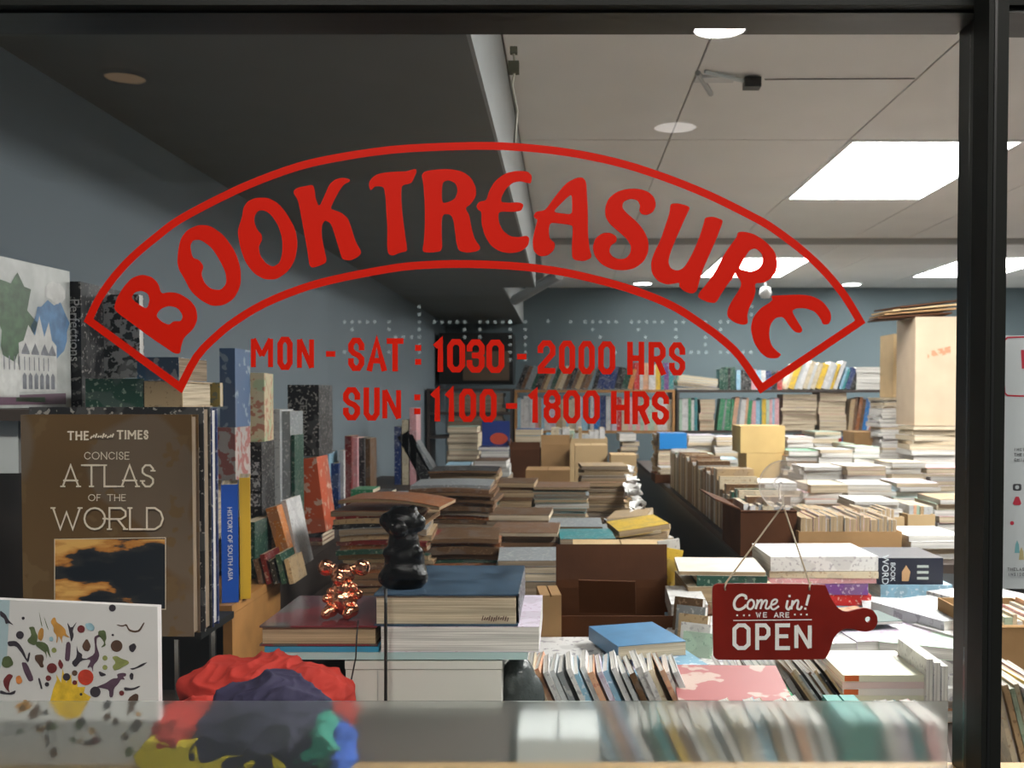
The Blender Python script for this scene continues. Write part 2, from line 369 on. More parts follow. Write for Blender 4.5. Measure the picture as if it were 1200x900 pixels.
for i in range(len(xs)-1):
    for j in range(len(ys)-1):
        x0, x1, y0, y1 = xs[i]+.003, xs[i+1]-.003, ys[j]+.003, ys[j+1]-.003
        if (i, j) in lit:
            r = empty('ceiling_light', ((x0+x1)/2, (y0+y1)/2, zc+.01), {(2,2): 'large bright square light panel in the ceiling at upper right', (2,5): 'white light panel in the ceiling near the back wall, behind the letters',
                (5,5): 'small far light panel in the ceiling beside the dark post', (2,0): 'added unseen ceiling light panel nearest the shop window', (5,2): 'ceiling light panel on the far right side of the shop'}[(i, j)], 'light', 'ceiling light panels')
            hx, hy = (x1-x0)/2, (y1-y0)/2
            fr = MB(); 
            for q in ((-hx, hx, -hy, -hy+.02), (-hx, hx, hy-.02, hy), (-hx, -hx+.02, -hy+.02, hy-.02), (hx-.02, hx, -hy+.02, hy-.02)): fr.box(q[0], q[1], q[2], q[3], -.014, -.002)
            fr.ob('frame', plain('white_metal', (.7, .7, .7), .4), r); MB().box(-hx+.02, hx-.02, -hy+.02, hy-.02, -.009, -.003).ob('diffuser', em, r)
        else:
            MB().box(x0, x1, y0, y1, zc-random.uniform(0, .0015), zc+.012).ob('ceiling_tile', tile_m, ceil)
struct('trim_beam', MB().box(-.163, 4.6, 6.11, 6.15, zc-.035, zc-.001), plain('beam_edge', (.34, .33, .31), .7))
# soffit along the left wall
so = struct('ceiling_soffit', MB().box(WX, -.178, 1.27, 5.95, CAMZ+.66, zc), sof_m)
MB().box(-.178, -.170, 1.27, 5.95, CAMZ+.66, zc).ob('fascia', fascia_m, so)
so2 = struct('ceiling_soffit_rear', MB().box(WX, -.37, 5.95, 8.85, CAMZ+.66, zc), sof_m)
MB().box(-.37, -.362, 5.96, 8.84, CAMZ+.66, zc).ob('fascia', fascia_m, so2)
a = at(603, 352, 6.6); b = at(655, 322, 6.2)
o = MB().tube([a, b], .035, 8).ob('ceiling_duct', plain('duct', (.4, .42, .42), .5)); tag(o, 'slanted pale duct under the ceiling behind the red arch', 'duct')
# window: glass, frosted band, frame
gm = bpy.data.materials.new('window_glass'); gm.use_nodes = True; nt = gm.node_tree; nt.nodes.clear()
mo = nt.nodes.new('ShaderNodeOutputMaterial'); mx = nt.nodes.new('ShaderNodeMixShader'); tr = nt.nodes.new('ShaderNodeBsdfTransparent'); gl = nt.nodes.new('ShaderNodeBsdfGlossy'); ge = nt.nodes.new('ShaderNodeNewGeometry'); dp = nt.nodes.new('ShaderNodeVectorMath'); dp.operation = 'DOT_PRODUCT'
ab = nt.nodes.new('ShaderNodeMath'); ab.operation = 'ABSOLUTE'; om = nt.nodes.new('ShaderNodeMath'); om.operation = 'SUBTRACT'; om.inputs[0].default_value = 1; pw = nt.nodes.new('ShaderNodeMath'); pw.operation = 'POWER'; pw.inputs[1].default_value = 5
fr = nt.nodes.new('ShaderNodeMath'); fr.operation = 'MULTIPLY_ADD'; fr.inputs[1].default_value = .96; fr.inputs[2].default_value = .04     # Schlick reflectance, same from both sides
nt.links.new(ge.outputs['Incoming'], dp.inputs[0]); nt.links.new(ge.outputs['Normal'], dp.inputs[1]); nt.links.new(dp.outputs['Value'], ab.inputs[0]); nt.links.new(ab.outputs[0], om.inputs[1]); nt.links.new(om.outputs[0], pw.inputs[0]); nt.links.new(pw.outputs[0], fr.inputs[0])
gl.inputs['Roughness'].default_value = 0; tr.inputs[0].default_value = (.975, .985, .98, 1)
nt.links.new(fr.outputs[0], mx.inputs[0]); nt.links.new(tr.outputs[0], mx.inputs[1]); nt.links.new(gl.outputs[0], mx.inputs[2]); nt.links.new(mx.outputs[0], mo.inputs[0])
XM0 = at(1120, 466, 1.24).x; XM1 = at(1150, 466, 1.13).x; XM2 = at(1173, 466, 1.13).x
ztop = at(600, 38, 1.25).z; zsill = at(600, 893.5, 1.245).z
win = struct('window_1', MB().box(-1.5, XM0+.01, GY, GY+.004, zsill-.3, ztop+.02), gm)
win2 = struct('window_2', MB().box(XM2-.01, 1.6, GY, GY+.004, zsill-.3, ztop+.02), gm)
fm = plain('frame_paint', (.010, .011, .010), .5, var=.1, spec=.12); fm2 = plain('frame_black', (.006, .007, .007), .4)
MB().box(-1.5, 1.6, 1.163, 1.25, ztop, ztop+.5).ob('top_rail', fm, win)
MB().box(-1.5, XM0, 1.18, 1.249, ztop-.003, ztop-.0005).ob('top_rail_lip', fm2, win)
MB().box(XM2+.001, 1.6, 1.17, 1.25, at(1180, 44, 1.25).z, ztop-.0005).ob('top_rail_lip', fm2, win)
MB().box(XM1, XM2, 1.12, 1.162, .6, ztop+.5).ob('mullion', fm, win)
MB().box(XM0, XM2, 1.1625, 1.24, .6, ztop-.001).ob('mullion_lip', fm2, win)
MB().box(XM1+.006, XM1+.009, 1.1185, 1.1205, .6, ztop+.5).ob('mullion_groove', fm2, win)
struct('trim_sill', MB().box(-1.5, 1.6, 1.205, 1.245, zsill-.05, zsill), plain('sill_wood', (.50, .30, .12), .5, var=.2, vscale=25))
struct('wall_front', MB().box(-1.5, 1.6, 1.205, 1.245, 0, zsill-.05), darkwood)
fz = bpy.data.materials.new('frosted_film'); fz.use_nodes = True; nt = fz.node_tree; nt.nodes.clear()
mo = nt.nodes.new('ShaderNodeOutputMaterial'); mx = nt.nodes.new('ShaderNodeMixShader'); rf = nt.nodes.new('ShaderNodeBsdfRefraction'); df = nt.nodes.new('ShaderNodeBsdfTranslucent'); d2 = nt.nodes.new('ShaderNodeBsdfDiffuse'); m2 = nt.nodes.new('ShaderNodeMixShader')
rf.inputs['IOR'].default_value = 1.12; rf.inputs['Roughness'].default_value = .45; rf.inputs[0].default_value = (.93, .96, .95, 1)
df.inputs[0].default_value = (.6, .68, .66, 1); d2.inputs[0].default_value = (.55, .6, .58, 1); mx.inputs[0].default_value = .09; m2.inputs[0].default_value = .5
nt.links.new(df.outputs[0], m2.inputs[1]); nt.links.new(d2.outputs[0], m2.inputs[2]); tq = nt.nodes.new('ShaderNodeBsdfTransparent'); m4 = nt.nodes.new('ShaderNodeMixShader'); m4.inputs[0].default_value = .5
nt.links.new(rf.outputs[0], m4.inputs[1]); nt.links.new(tq.outputs[0], m4.inputs[2]); nt.links.new(m4.outputs[0], mx.inputs[1]); nt.links.new(m2.outputs[0], mx.inputs[2]); nt.links.new(mx.outputs[0], mo.inputs[0])
zf = at(600, 823.5, GY).z
MB().box(-1.5, at(1112, 860, GY).x, GY+.0045, GY+.0075, zsill-.05, zf).ob('frosted_film', fz, win)
# street side: canopy and downlights, seen only as reflections in the glass
can = struct('ceiling_canopy', MB().box(-4, 4, -1.7, 1.12, 2.85, 2.95).box(-4, 4, -5.2, -1.7, 3.2, 3.3), plain('canopy_paint', (.22, .20, .18), .8))
lm = bpy.data.materials.new('lamp_glow'); lm.use_nodes = True; b_ = lm.node_tree.nodes['Principled BSDF']; b_.inputs['Emission Color'].default_value = (1, .97, .93, 1); b_.inputs['Emission Strength'].default_value = LAMP
lm2 = bpy.data.materials.new('warm_lamp_glow'); lm2.use_nodes = True; b_ = lm2.node_tree.nodes['Principled BSDF']; b_.inputs['Emission Color'].default_value = (1, .6, .3, 1); b_.inputs['Emission Strength'].default_value = 1.2
lm3 = bpy.data.materials.new('dim_lamp_glow'); lm3.use_nodes = True; b_ = lm3.node_tree.nodes['Principled BSDF']; b_.inputs['Emission Color'].default_value = (1, .95, .92, 1); b_.inputs['Emission Strength'].default_value = 5
lm4 = bpy.data.materials.new('added_fill_glow'); lm4.use_nodes = True; b_ = lm4.node_tree.nodes['Principled BSDF']; b_.inputs['Emission Color'].default_value = (1, .95, .88, 1); b_.inputs['Emission Strength'].default_value = 62
for x in (-.5, .75):  # unseen strips added to light the window front, kept out of the reflections
    t = empty('added_fill_light', (x, -.15, 2.84), 'added unseen fill light above the shop window, %s one' % ('left' if x < 0 else 'right'), 'light', 'added fill lights')
    MB().box(-.32, .32, -.17, .17, -.01, .009).ob('housing', fm, t); MB().box(-.3, .3, -.15, .15, -.014, -.0101).ob('diffuser', lm4, t)
for (x, y, z, r_, m_, lab) in ((.53, -1.0, 2.812, .09, lm, 'bright round canopy downlight mirrored at the top of the window'), (.67, -3.6, 3.185, .13, lm3, 'fainter canopy downlight mirrored below the ceiling wire'),
                          (-1.76, -1.6, 2.84, .08, lm2, 'warm canopy downlight mirrored faintly at upper left')):
    t = empty('canopy_downlight', (x, y, z), lab, 'light', 'street canopy downlights')
    MB().lathe([(r_*1.25, 0), (r_*1.25, -.012), (r_, -.014), (r_, -.004)]).ob('rim', fm, t)
    MB().lathe([(.0001, -.006), (r_, -.006)]).ob('lens', m_, t)
# LED sign across the street (mirrored in the glass)
led = bpy.data.materials.new('led_glow'); led.use_nodes = True; b_ = led.node_tree.nodes['Principled BSDF']; b_.inputs['Emission Color'].default_value = (.85, 1, .97, 1); b_.inputs['Emission Strength'].default_value = 1.9
VY = 4.4; RY = 2*GY-VY
sg_ = empty('led_sign', (-.1, RY-.06, 1.8), 'dot matrix street sign whose white dots mirror in the window', 'sign')
p0 = at(380, 345, VY); p1 = at(915, 450, VY)
MB().box(p0.x+.1, p1.x+.1, -.04, 0, p1.z-1.8, p0.z-1.8).ob('housing', fm2, sg_)
dots = []
for i in range(5): dots.append((400+9*i, 376))
dots += [(409, 385), (453, 376), (453, 385), (461, 394), (470, 394), (480, 394), (400, 412), (453, 412)]
for k in range(7): dots.append((489, 358+9*k))
for i in range(5): dots += [(507+9*i, 376), (561+9*i, 376)]
dots += [(543, 385), (543, 394), (561, 385), (561, 394)]
for k in range(6): dots += [(597, 376+9*k), (615, 376+9*k)]
dots += [(642, 375), (669, 376)]
for i in range(5): dots += [(686+9.2*i, 376), (741+9.2*i, 376)]
dots += [(695, 385), (704, 394), (713, 403), (722, 412), (749, 385), (758, 394), (767, 403), (794, 376), (803, 376), (794, 385), (794, 394), (794, 403), (812, 412), (821, 412), (830, 412), (829, 376), (829, 394), (829, 403),
         (847, 376), (856, 376), (847, 385), (847, 394), (847, 412), (856, 412), (874, 412), (883, 412), (884, 358), (884, 367)]
v = MB()
for d in dots:
    p = at(d[0], d[1], VY); v.lathe([(.0001, .0008), (.0085, .0008)], (p.x+.1, .0, p.z-1.8), 'y', 8)
o = v.ob('light_dots', led, sg_); o['kind'] = 'stuff'
# ============================================================ lettering on the glass
vinyl = plain('red_vinyl', (.47, .009, .002), .5, spec=.1)
LY = GY-.0008
dec = empty('shop_name_decal', at(560, 457, LY), 'big red curved window lettering reading BOOK TREASURE inside an outlined arch', 'sign')
def place(o, par): o.parent = par; o.matrix_parent_inverse = Matrix.Translation(-Vector(par.location)); return o
def crop(pts, ox, oy, s): return [(ox+a/s, oy+b/s) for a, b in pts]
A = (100, 250, 4.5); B2 = (260, 180, 5); C3 = (420, 170, 5); D4 = (540, 170, 5); E5 = (680, 190, 5.625); F6 = (800, 250, 4.5)
letters = [
 ('B', A, [[(150,505),(165,450),(200,390),(245,340),(300,322),(350,335),(385,370),(400,425),(440,415),(490,420),(550,455),(585,500),(592,560),(570,610),(520,655),(505,700),(500,740),(470,740),(420,705),(330,645),(240,575),(190,540)],
   [(240,445),(262,415),(300,408),(332,425),(340,460),(325,505),(280,480)], [(372,540),(395,505),(440,487),(490,500),(515,540),(505,570),(465,568),(440,590),(400,570)]]),
 ('O', A, [[(485,260),(490,190),(505,130),(540,85),(600,60),(660,65),(730,115),(790,200),(820,290),(820,380),(785,450),(730,485),(670,490),(610,460),(555,410),(520,340),(495,300)],
   [(552,170),(570,140),(610,140),(665,180),(705,240),(740,310),(745,370),(715,405),(665,400),(630,370),(610,320),(625,280),(600,245),(565,235)]]),
 ('O', B2, [[(95,440),(120,370),(125,320),(150,280),(200,258),(270,258),(330,290),(380,350),(430,440),(445,530),(430,620),(390,690),(320,738),(250,738),(190,705),(140,640),(110,560),(95,480)],
   [(190,370),(210,335),(250,332),(290,360),(330,420),(355,500),(355,580),(340,640),(300,665),(260,645),(225,600),(215,545),(235,510),(235,475),(205,445),(190,400)]]),
 ('K', B2, [[(415,225),(440,200),(500,188),(535,183),(545,220),(548,260),(570,315),(600,250),(630,180),(665,150),(710,140),(750,150),(750,165),(715,180),(680,230),(640,310),(640,325),(700,345),(740,380),(760,440),(785,520),(820,578),(800,605),(750,628),(705,620),(690,570),(660,470),(640,410),(605,390),(585,420),(585,480),(600,560),(617,635),(580,655),(530,670),(512,655),(500,560),(480,450),(460,340),(445,270)]]),
 ('T', C3, [[(60,230),(75,195),(110,170),(160,160),(230,155),(280,155),(335,137),(343,155),(325,195),(310,225),(255,235),(250,280),(255,380),(270,500),(285,600),(285,622),(240,632),(200,650),(175,638),(168,600),(170,500),(165,400),(158,300),(150,245),(100,240),(70,270)]]),
 ('R', C3, [[(370,180),(385,155),(450,143),(540,140),(610,155),(660,190),(690,250),(690,300),(660,345),(625,370),(650,410),(660,470),(680,550),(718,600),(700,622),(640,632),(590,622),(575,580),(565,500),(555,430),(535,405),(500,405),(488,430),(488,520),(492,620),(440,630),(385,630),(375,615),(385,560),(390,450),(388,330),(380,220)],
   [(490,218),(530,205),(570,225),(582,265),(570,310),(535,332),(488,342)]]),
 ('E', D4, [[(90,355),(110,330),(150,325),(165,270),(200,210),(260,165),(330,150),(395,155),(418,180),(412,225),(390,222),(350,212),(305,220),(265,255),(240,300),(235,335),(290,338),(345,335),(370,350),(355,385),(310,392),(235,390),(220,400),(222,450),(245,500),(290,535),(340,540),(385,530),(403,545),(395,590),(350,625),(290,635),(230,625),(175,590),(140,530),(120,460),(122,390),(100,380)]]),
 ('A', D4, [[(425,415),(440,390),(490,383),(510,360),(560,290),(620,220),(680,190),(715,190),(735,215),(740,300),(745,400),(745,520),(755,610),(770,660),(720,682),(670,675),(652,660),(650,600),(655,520),(655,475),(640,468),(580,460),(525,455),(515,490),(520,550),(555,575),(545,620),(505,650),(460,652),(425,620),(420,560),(435,490),(450,435),(435,432)],
   [(540,392),(580,350),(625,305),(650,290),(652,340),(652,405),(600,402)]]),
 ('S', E5, [[(405,345),(440,350),(480,330),(500,285),(490,235),(450,195),(390,175),(310,175),(240,195),(185,240),(163,300),(165,360),(195,410),(260,465),(310,510),(335,555),(330,600),(300,635),(250,640),(210,620),(190,590),(200,550),(240,525),(240,490),(200,465),(150,465),(100,500),(80,560),(95,620),(140,675),(210,708),(290,715),(360,700),(420,655),(450,590),(450,520),(420,450),(370,390),(310,340),(275,300),(285,260),(330,242),(375,250),(395,285),(388,320)]]),
 ('U', E5, [[(593,275),(640,270),(700,285),(725,300),(700,350),(660,440),(620,530),(590,610),(580,660),(595,700),(640,718),(685,695),(730,620),(780,510),(815,400),(822,365),(875,358),(938,381),(938,400),(900,500),(850,613),(806,713),(788,775),(769,850),(740,868),(690,855),(650,820),(655,795),(620,800),(570,808),(510,785),(470,730),(465,660),(490,590),(530,510),(560,420),(590,330)]]),
 ('R', F6, [[(290,100),(320,95),(380,110),(440,150),(485,200),(500,250),(495,310),(460,350),(420,368),(380,368),(385,410),(375,450),(350,500),(340,540),(345,580),(320,590),(270,575),(235,545),(235,510),(260,460),(300,400),(310,370),(300,345),(282,330),(280,312),(262,345),(240,370),(200,430),(175,475),(130,468),(80,445),(85,420),(120,380),(170,310),(210,230),(250,170),(285,125)],
   [(310,265),(350,195),(385,183),(420,215),(422,260),(400,292),(360,308),(325,300),(298,292)]]),
 ('E', F6, [[(465,435),(510,432),(560,430),(620,428),(680,435),(740,465),(780,520),(783,560),(770,585),(740,588),(730,560),(700,520),(650,500),(600,500),(575,515),(600,560),(635,615),(620,632),(590,625),(560,590),(530,545),(490,550),(460,590),(455,650),(470,700),(500,730),(522,745),(500,765),(450,765),(410,735),(375,680),(358,610),(370,550),(410,500),(460,470),(475,455)]])]
for ch, cr, loops in letters:
    o = fill2d('letter', [smoothloop(crop(l, *cr), 2) for l in loops], LY, vinyl); place(o, dec)
outer = [(104,375),(116,350),(133,325.5),(155.5,301),(184,277),(211,257),(260,231),(300,213),(350,195),(400,184),(460,175.5),(520,172),(565,171),(600,172),(645,176),(690,183),(733,193),(769,204.5),(804,217.5),(840,233),(878,252),(900,264),(922,279.5),(944,297),(967,319),(989,346),(1008,377)]
inner = [(892,455),(867,418),(844,396),(822,380),(796,363),(769,350),(733,337),(700,328),(660,319),(620,313.5),(580,310.5),(530,309.5),(480,312),(440,318),(390,328),(350,339.5),(310,356),(278,375),(255,393),(231,418),(212,454)]
def dense(p):
    q = []
    for i in range(len(p)-1):
        p0 = p[max(i-1, 0)]; p1 = p[i]; p2 = p[i+1]; p3 = p[min(i+2, len(p)-1)]
        for t in (0, .33, .66):
            q.append(tuple(.5*((2*p1[k])+(-p0[k]+p2[k])*t+(2*p0[k]-5*p1[k]+4*p2[k]-p3[k])*t*t+(-p0[k]+3*p1[k]-3*p2[k]+p3[k])*t**3) for k in (0, 1)))
    return q+[p[-1]]
atL = lambda a, b: at(a, b, LY)
place(strokes_obj('arch_border', ribbon(dense(outer)+dense(inner), 9.2, True), atL, vinyl), dec)
hrs = empty('opening_hours_decal', at(545, 495, LY), 'red block window lettering giving the Monday to Sunday opening hours', 'sign')
def yl(x): return 394+(x-294)/500*7
line1 = [('M',294,320),('O',325,343),('N',348,368),('-',382,393),('S',408,427),('A',430,453),('T',453,473),(':',485,495),('1',507,524),('0',524,545),('3',547,568),('0',570,591),('-',606,617),('2',630,651),('0',655,674),('0',678,697),('0',701,721),('H',735,755),('R',760,780),('S',784,803)]
line2 = [('S',402,422),('U',426,445),('N',448,470),(':',484,494),('1',504,520),('1',521,536),('0',538,558),('0',562,582),('-',593,606),('1',618,635),('8',637,657),('0',660,680),('0',683,703),('H',716,738),('R',741,761),('S',764,784)]
for ln, dy in ((line1, 0), (line2, 58)):
    for ch, x0, x1 in ln:
        t = yl((x0+x1)/2)+dy
        place(strokes_obj('letter', glyph_quads(ch, x0, x1, t+39, t, 6.6 if ch not in 'MN' else 5.8), atL, vinyl), hrs)
# ============================================================ hanging sign
SY = 1.222; atS = lambda a, b, y=SY: at(a, b, y)
sign = empty('hanging_sign', at(930, 773, SY), 'dark red paddle shaped wooden sign saying Come in we are OPEN', 'sign')
prof = [(842,683.5),(966,684),(969,690),(973,700),(980,711),(986.7,715.5),(993,716.5),(1001.7,714),(1013,711.8),(1022.5,714.5),(1027.5,721.7),(1028,730),(1024,736.7),(1016.7,739.8),(1008,739.3),(998,736.2),(988,736.7),(981.7,741),(976.7,747),(974,755),(971.7,763),(968,770),(964,772.5),(842,773),(837,770.5),(835.5,766),(834.5,691),(836,686)]
hole = [(1016.7+3.4*math.cos(2*PI*k/14), 725.5+3.4*math.sin(2*PI*k/14)) for k in range(14)]
redwood = plain('red_sign_paint', (.19, .012, .007), .4, spec=.25, var=.25, vscale=18)
o = fill2d('board', [smoothloop(prof, 1), hole], SY+.002, redwood, th=.002); place(o, sign)
TY = SY-.0006; atT = lambda a, b: at(a, b, TY)
cw = lambda x, y: (840+x/6, 680+y/6)
Q = []
for ch, x0, x1 in (('O',110,237),('P',270,377),('E',410,515),('N',545,667)):
    a, b = cw(x0, 490); c, d = cw(x1, 303); Q += glyph_quads(ch, a, c, b, d, 4.6)
place(strokes_obj('lettering', Q, atT, white_print), sign)
Q = ribbon([cw(115, 283), cw(668, 277)], 1.1)
for ch, x0, x1 in (('W',275,310),('E',325,352),('A',402,435),('R',442,472),('E',482,508)):
    a, b = cw(x0, 262); c, d = cw(x1, 225); Q += glyph_quads(ch, a, c, b, d, 1.1, serif=.8)
for x in (143, 190, 228, 548, 592, 632):
    a, b = cw(x, 246 if x < 300 else 240); Q += ribbon([(a-1, b), (a+1, b)], 2)
place(strokes_obj('small_lettering', Q, atT, white_print), sign)
scr = [([(205,135),(203,112),(172,103),(140,122),(122,160),(130,196),(158,206),(190,192),(208,172)], 17), ([(240,135),(220,155),(215,190),(238,203),(260,178),(258,148),(240,135)], 13),
 ([(278,140),(288,150),(272,202)], 14), ([(278,178),(302,142),(318,146),(306,202)], 13), ([(312,178),(336,142),(352,148),(342,192),(362,198),(372,180)], 12),
 ([(386,172),(412,162),(424,142),(406,134),(386,152),(380,188),(400,204),(436,180)], 12), ([(498,140),(488,188),(504,204),(518,182)], 14), ([(533,140),(522,204)], 14), ([(528,178),(554,142),(572,148),(564,194),(584,202),(598,180)], 13),
 ([(648,100),(640,130),(628,176)], 15)]
Q = []
for p, wd in scr: Q += ribbon(dense([cw(*q) for q in p]) if len(p) > 2 else [cw(*q) for q in p], wd/5.4)
for x, y in ((510, 110), (620, 198)):
    a, b = cw(x, y); Q += ribbon([(a-1.3, b), (a+1.3, b)], 2.6)
place(strokes_obj('script_lettering', Q, atT, white_print), sign)
twine = plain('twine', (.52, .42, .30), .9, bump=.5, bscale=500)
cup = empty('suction_hook', at(918, 568, 1.207), 'clear plastic suction cup stuck on the glass above the OPEN sign', 'hook')
clear = bpy.data.materials.new('clear_plastic'); clear.use_nodes = True; cn = clear.node_tree; cn.nodes.clear(); q1 = cn.nodes.new('ShaderNodeOutputMaterial'); q2 = cn.nodes.new('ShaderNodeMixShader'); q3 = cn.nodes.new('ShaderNodeBsdfTransparent'); q4 = cn.nodes.new('ShaderNodeBsdfPrincipled'); q5 = cn.nodes.new('ShaderNodeLayerWeight')
q5.inputs[0].default_value = .35; q3.inputs[0].default_value = (.97, .95, .94, 1); q4.inputs['Base Color'].default_value = (.75, .72, .70, 1); q4.inputs['Roughness'].default_value = .15
q6 = cn.nodes.new('ShaderNodeMath'); q6.operation = 'MULTIPLY_ADD'; q6.inputs[1].default_value = .6; q6.inputs[2].default_value = .16
cn.links.new(q5.outputs['Facing'], q6.inputs[0]); cn.links.new(q6.outputs[0], q2.inputs[0]); cn.links.new(q3.outputs[0], q2.inputs[1]); cn.links.new(q4.outputs[0], q2.inputs[2]); cn.links.new(q2.outputs[0], q1.inputs[0])
R_ = 29/F*1.207
MB().lathe([(R_, 0), (R_*1.0, .0012), (R_*.8, .003), (R_*.5, .006), (R_*.28, .008), (R_*.26, .012), (.0001, .012), (.0001, .009), (R_*.2, .006), (R_*.7, .001), (R_, 0)], (0, .0005, 0), 'y', 32).ob('cup', clear, cup, True)
hk = [Vector((0, .012, 0)), Vector((0, .02, 0)), Vector((0, .022, -.012)), Vector((0, .018, -.02)), Vector((0, .012, -.018))]
MB().tube(hk, .0016).ob('hook', clear, cup, True)
kn = at(917, 593, SY+.001); l = at(850, 684, SY-.001); r2 = at(949, 684, SY-.001); tp = at(917, 578, SY+.001)
tw = empty('sign_twine', kn, 'thin knotted twine holding the red OPEN sign', 'string')
for nm, pts in (('strand', [tp, kn, l]), ('strand', [tp+Vector((.001, 0, 0)), kn+Vector((.001, 0, 0)), r2]), ('knot', [l+Vector((.0015, 0, .002)), l+Vector((-.001, -.002, -.004)), l+Vector((0, .001, -.008))]), ('knot', [r2+Vector((.0015, 0, .002)), r2+Vector((-.001, -.002, -.004)), r2+Vector((0, .001, -.008))])):
    o = MB().tube([p-kn for p in pts], .0011).ob(nm, twine, tw)
# ============================================================ furniture
def table(x0, x1, y0, y1, z, label, m=black, name='display_table', skirt=True):
    r = empty(name, ((x0+x1)/2, (y0+y1)/2, 0), label, 'table'); hx = (x1-x0)/2; hy = (y1-y0)/2
    MB().box(-hx, hx, -hy, hy, z-.025, z-.001).ob('tabletop', darkwood, r)
    for sx in (-1, 1):
        for sy in (-1, 1): MB().box(sx*(hx-.03)-.02, sx*(hx-.03)+.02, sy*(hy-.03)-.02, sy*(hy-.03)+.02, 0, z-.025).ob('leg', black, r)
    if skirt:
        for s in (-1, 1): MB().box(s*(hx-.008)-.004, s*(hx-.008)+.004, -hy+.06, hy-.06, .05, z-.026).ob('skirt', black, r)
    return r
table(-.70, .27, 2.36, 6.1, 1.0, 'long dark table under the stacked magazines in the middle of the shop')
table(.52, 3.9, 2.66, 7.1, 1.1, 'wide black table along the aisle under the crates of books')
table(.31, 2.2, 2.345, 2.64, .95, 'second low dark table beside the aisle entrance')
table(-.06, 2.2, 1.50, 2.34, .95, 'low dark table behind the window under the white magazines')
led_ = table(-1.0, -.075, 1.25, 1.655, zsill-.012, 'dark display bench just inside the window on the left', skirt=False)
def shelf_unit(name, x0, x1, y0, y1, levels, label, m=darkwood, open_front=True):
    r = empty(name, ((x0+x1)/2, (y0+y1)/2, 0), label, 'shelf'); hx = (x1-x0)/2; hy = (y1-y0)/2; zt = max(levels)
    for z in levels: MB().box(-hx, hx, -hy, hy, z-.02, z-.001).ob('shelf_board', m, r)
    for s in (-1, 1): MB().box(s*(hx-.01)-.01, s*(hx-.01)+.01, -hy+.001, hy-.001, 0, zt-.021).ob('side_panel', m, r)
    return r
shelf_unit('wall_shelf', WX+.005, -.80, 1.66, 2.12, [.6, 1.531], 'dark shelf end holding the tall picture books at far left')
shelf_unit('wall_shelf', WX+.005, -.72, 2.135, 2.50, [.6, 1.10], 'short orange wood shelf end under the blue and yellow spines', wood)
shelf_unit('wall_shelf', WX+.005, -.74, 2.505, 5.7, [.6, 1.10], 'long dark wall shelf under the upright books along the left wall')
bx = lambda p: at(p, 466, 7.5).x
shelf_unit('bookcase', WX+.02, bx(601), 7.5, 7.85, [.4, 1.0, 1.26, 1.44, 1.62], 'dark bookcase with flat dark books in the far left corner')
shelf_unit('bookcase', bx(603), bx(791), 7.5, 7.85, [.4, 1.0, 1.30, 1.61], 'wooden bookcase with leaning dark books below the red HRS lettering', wood)
shelf_unit('bookcase', bx(793), bx(1052), 7.5, 7.85, [.4, 1.0, 1.30, 1.61], 'crammed bookcase with leaning white books at the back right')
# brown cabinet with dark doors above the far-left bookcase
cb = empty('wall_cabinet', ((WX+.03+bx(598))/2, 8.1, 1.66), 'dark wall cabinet with brown panel above the far left bookcase', 'cabinet')
hx = (bx(598)-WX-.05)/2
MB().box(-hx, hx, 0, .4, 0, .42).ob('body', black, cb); MB().box(-hx*.35, hx*.9, -.012, -.001, .03, .27).ob('door', plain('brown_panel', (.12, .08, .05), .5), cb)
# ============================================================ display stand, atlas, books at the left
AY = 1.46
za = at(120, 746, AY).z
st = empty('display_stand', (at(120, 0, AY).x, AY+.08, zsill-.012), 'black display stand with thin steel posts under the brown atlas', 'stand')
hh = za-(zsill-.012)
MB().box(-.16, .124, -.05, .10, hh-.012, hh-.001).ob('platform', black, st)
steel = plain('steel', (.6, .62, .62), .25, metal=1)
for x, y in ((.085, -.044), (.118, .02), (-.14, -.044), (-.14, .09)): MB().box(x-.003, x+.003, y-.003, y+.003, 0, hh-.012).ob('post', steel, st)
MB().box(-.16, .10, .05, .058, .002, hh-.014).ob('back_panel', black, st)
def prect(x0, x1, y0, y1, Y): a = at(x0, y0, Y); b = at(x1, y1, Y); return a.x, b.x, b.z, a.z
x0, x1, z0, z1 = prect(24, 227, 486, 746, AY)
gold = printed('atlas_brown', (.13, .075, .03), (.16, .10, .045), 30, .6, rough=.28)
atlas = book('large brown atlas standing upright with gold lettering and a sunset picture', (x0+x1)/2, AY+.014, z0, x1-x0, .028, z1-z0, 'cover', 'brown', 'dim', True, covmat=gold)
atlas['category'] = 'book'; AXC = (x0+x1)/2
cm_ = plain('atlas_lettering', (.78, .68, .54), .5)
AF = AY-.0008
def onatlas(o): o.parent = kid(atlas); o.matrix_parent_inverse = Matrix.Translation(-Vector(atlas.location)); return o
def word(txt, xa, xb, yt, yb, sw, serif, gap=.22, widths={}):
    ws = [widths.get(c, 1.0) if c != ' ' else .7 for c in txt]; tot = sum(ws)+gap*(len(txt)-1); u = (xb-xa)/tot; x = xa; Q = []
    for c, w_ in zip(txt, ws):
        if c != ' ': Q += glyph_quads(c, x, x+w_*u, yb, yt, sw, serif)
        x += (w_+gap)*u
    return Q
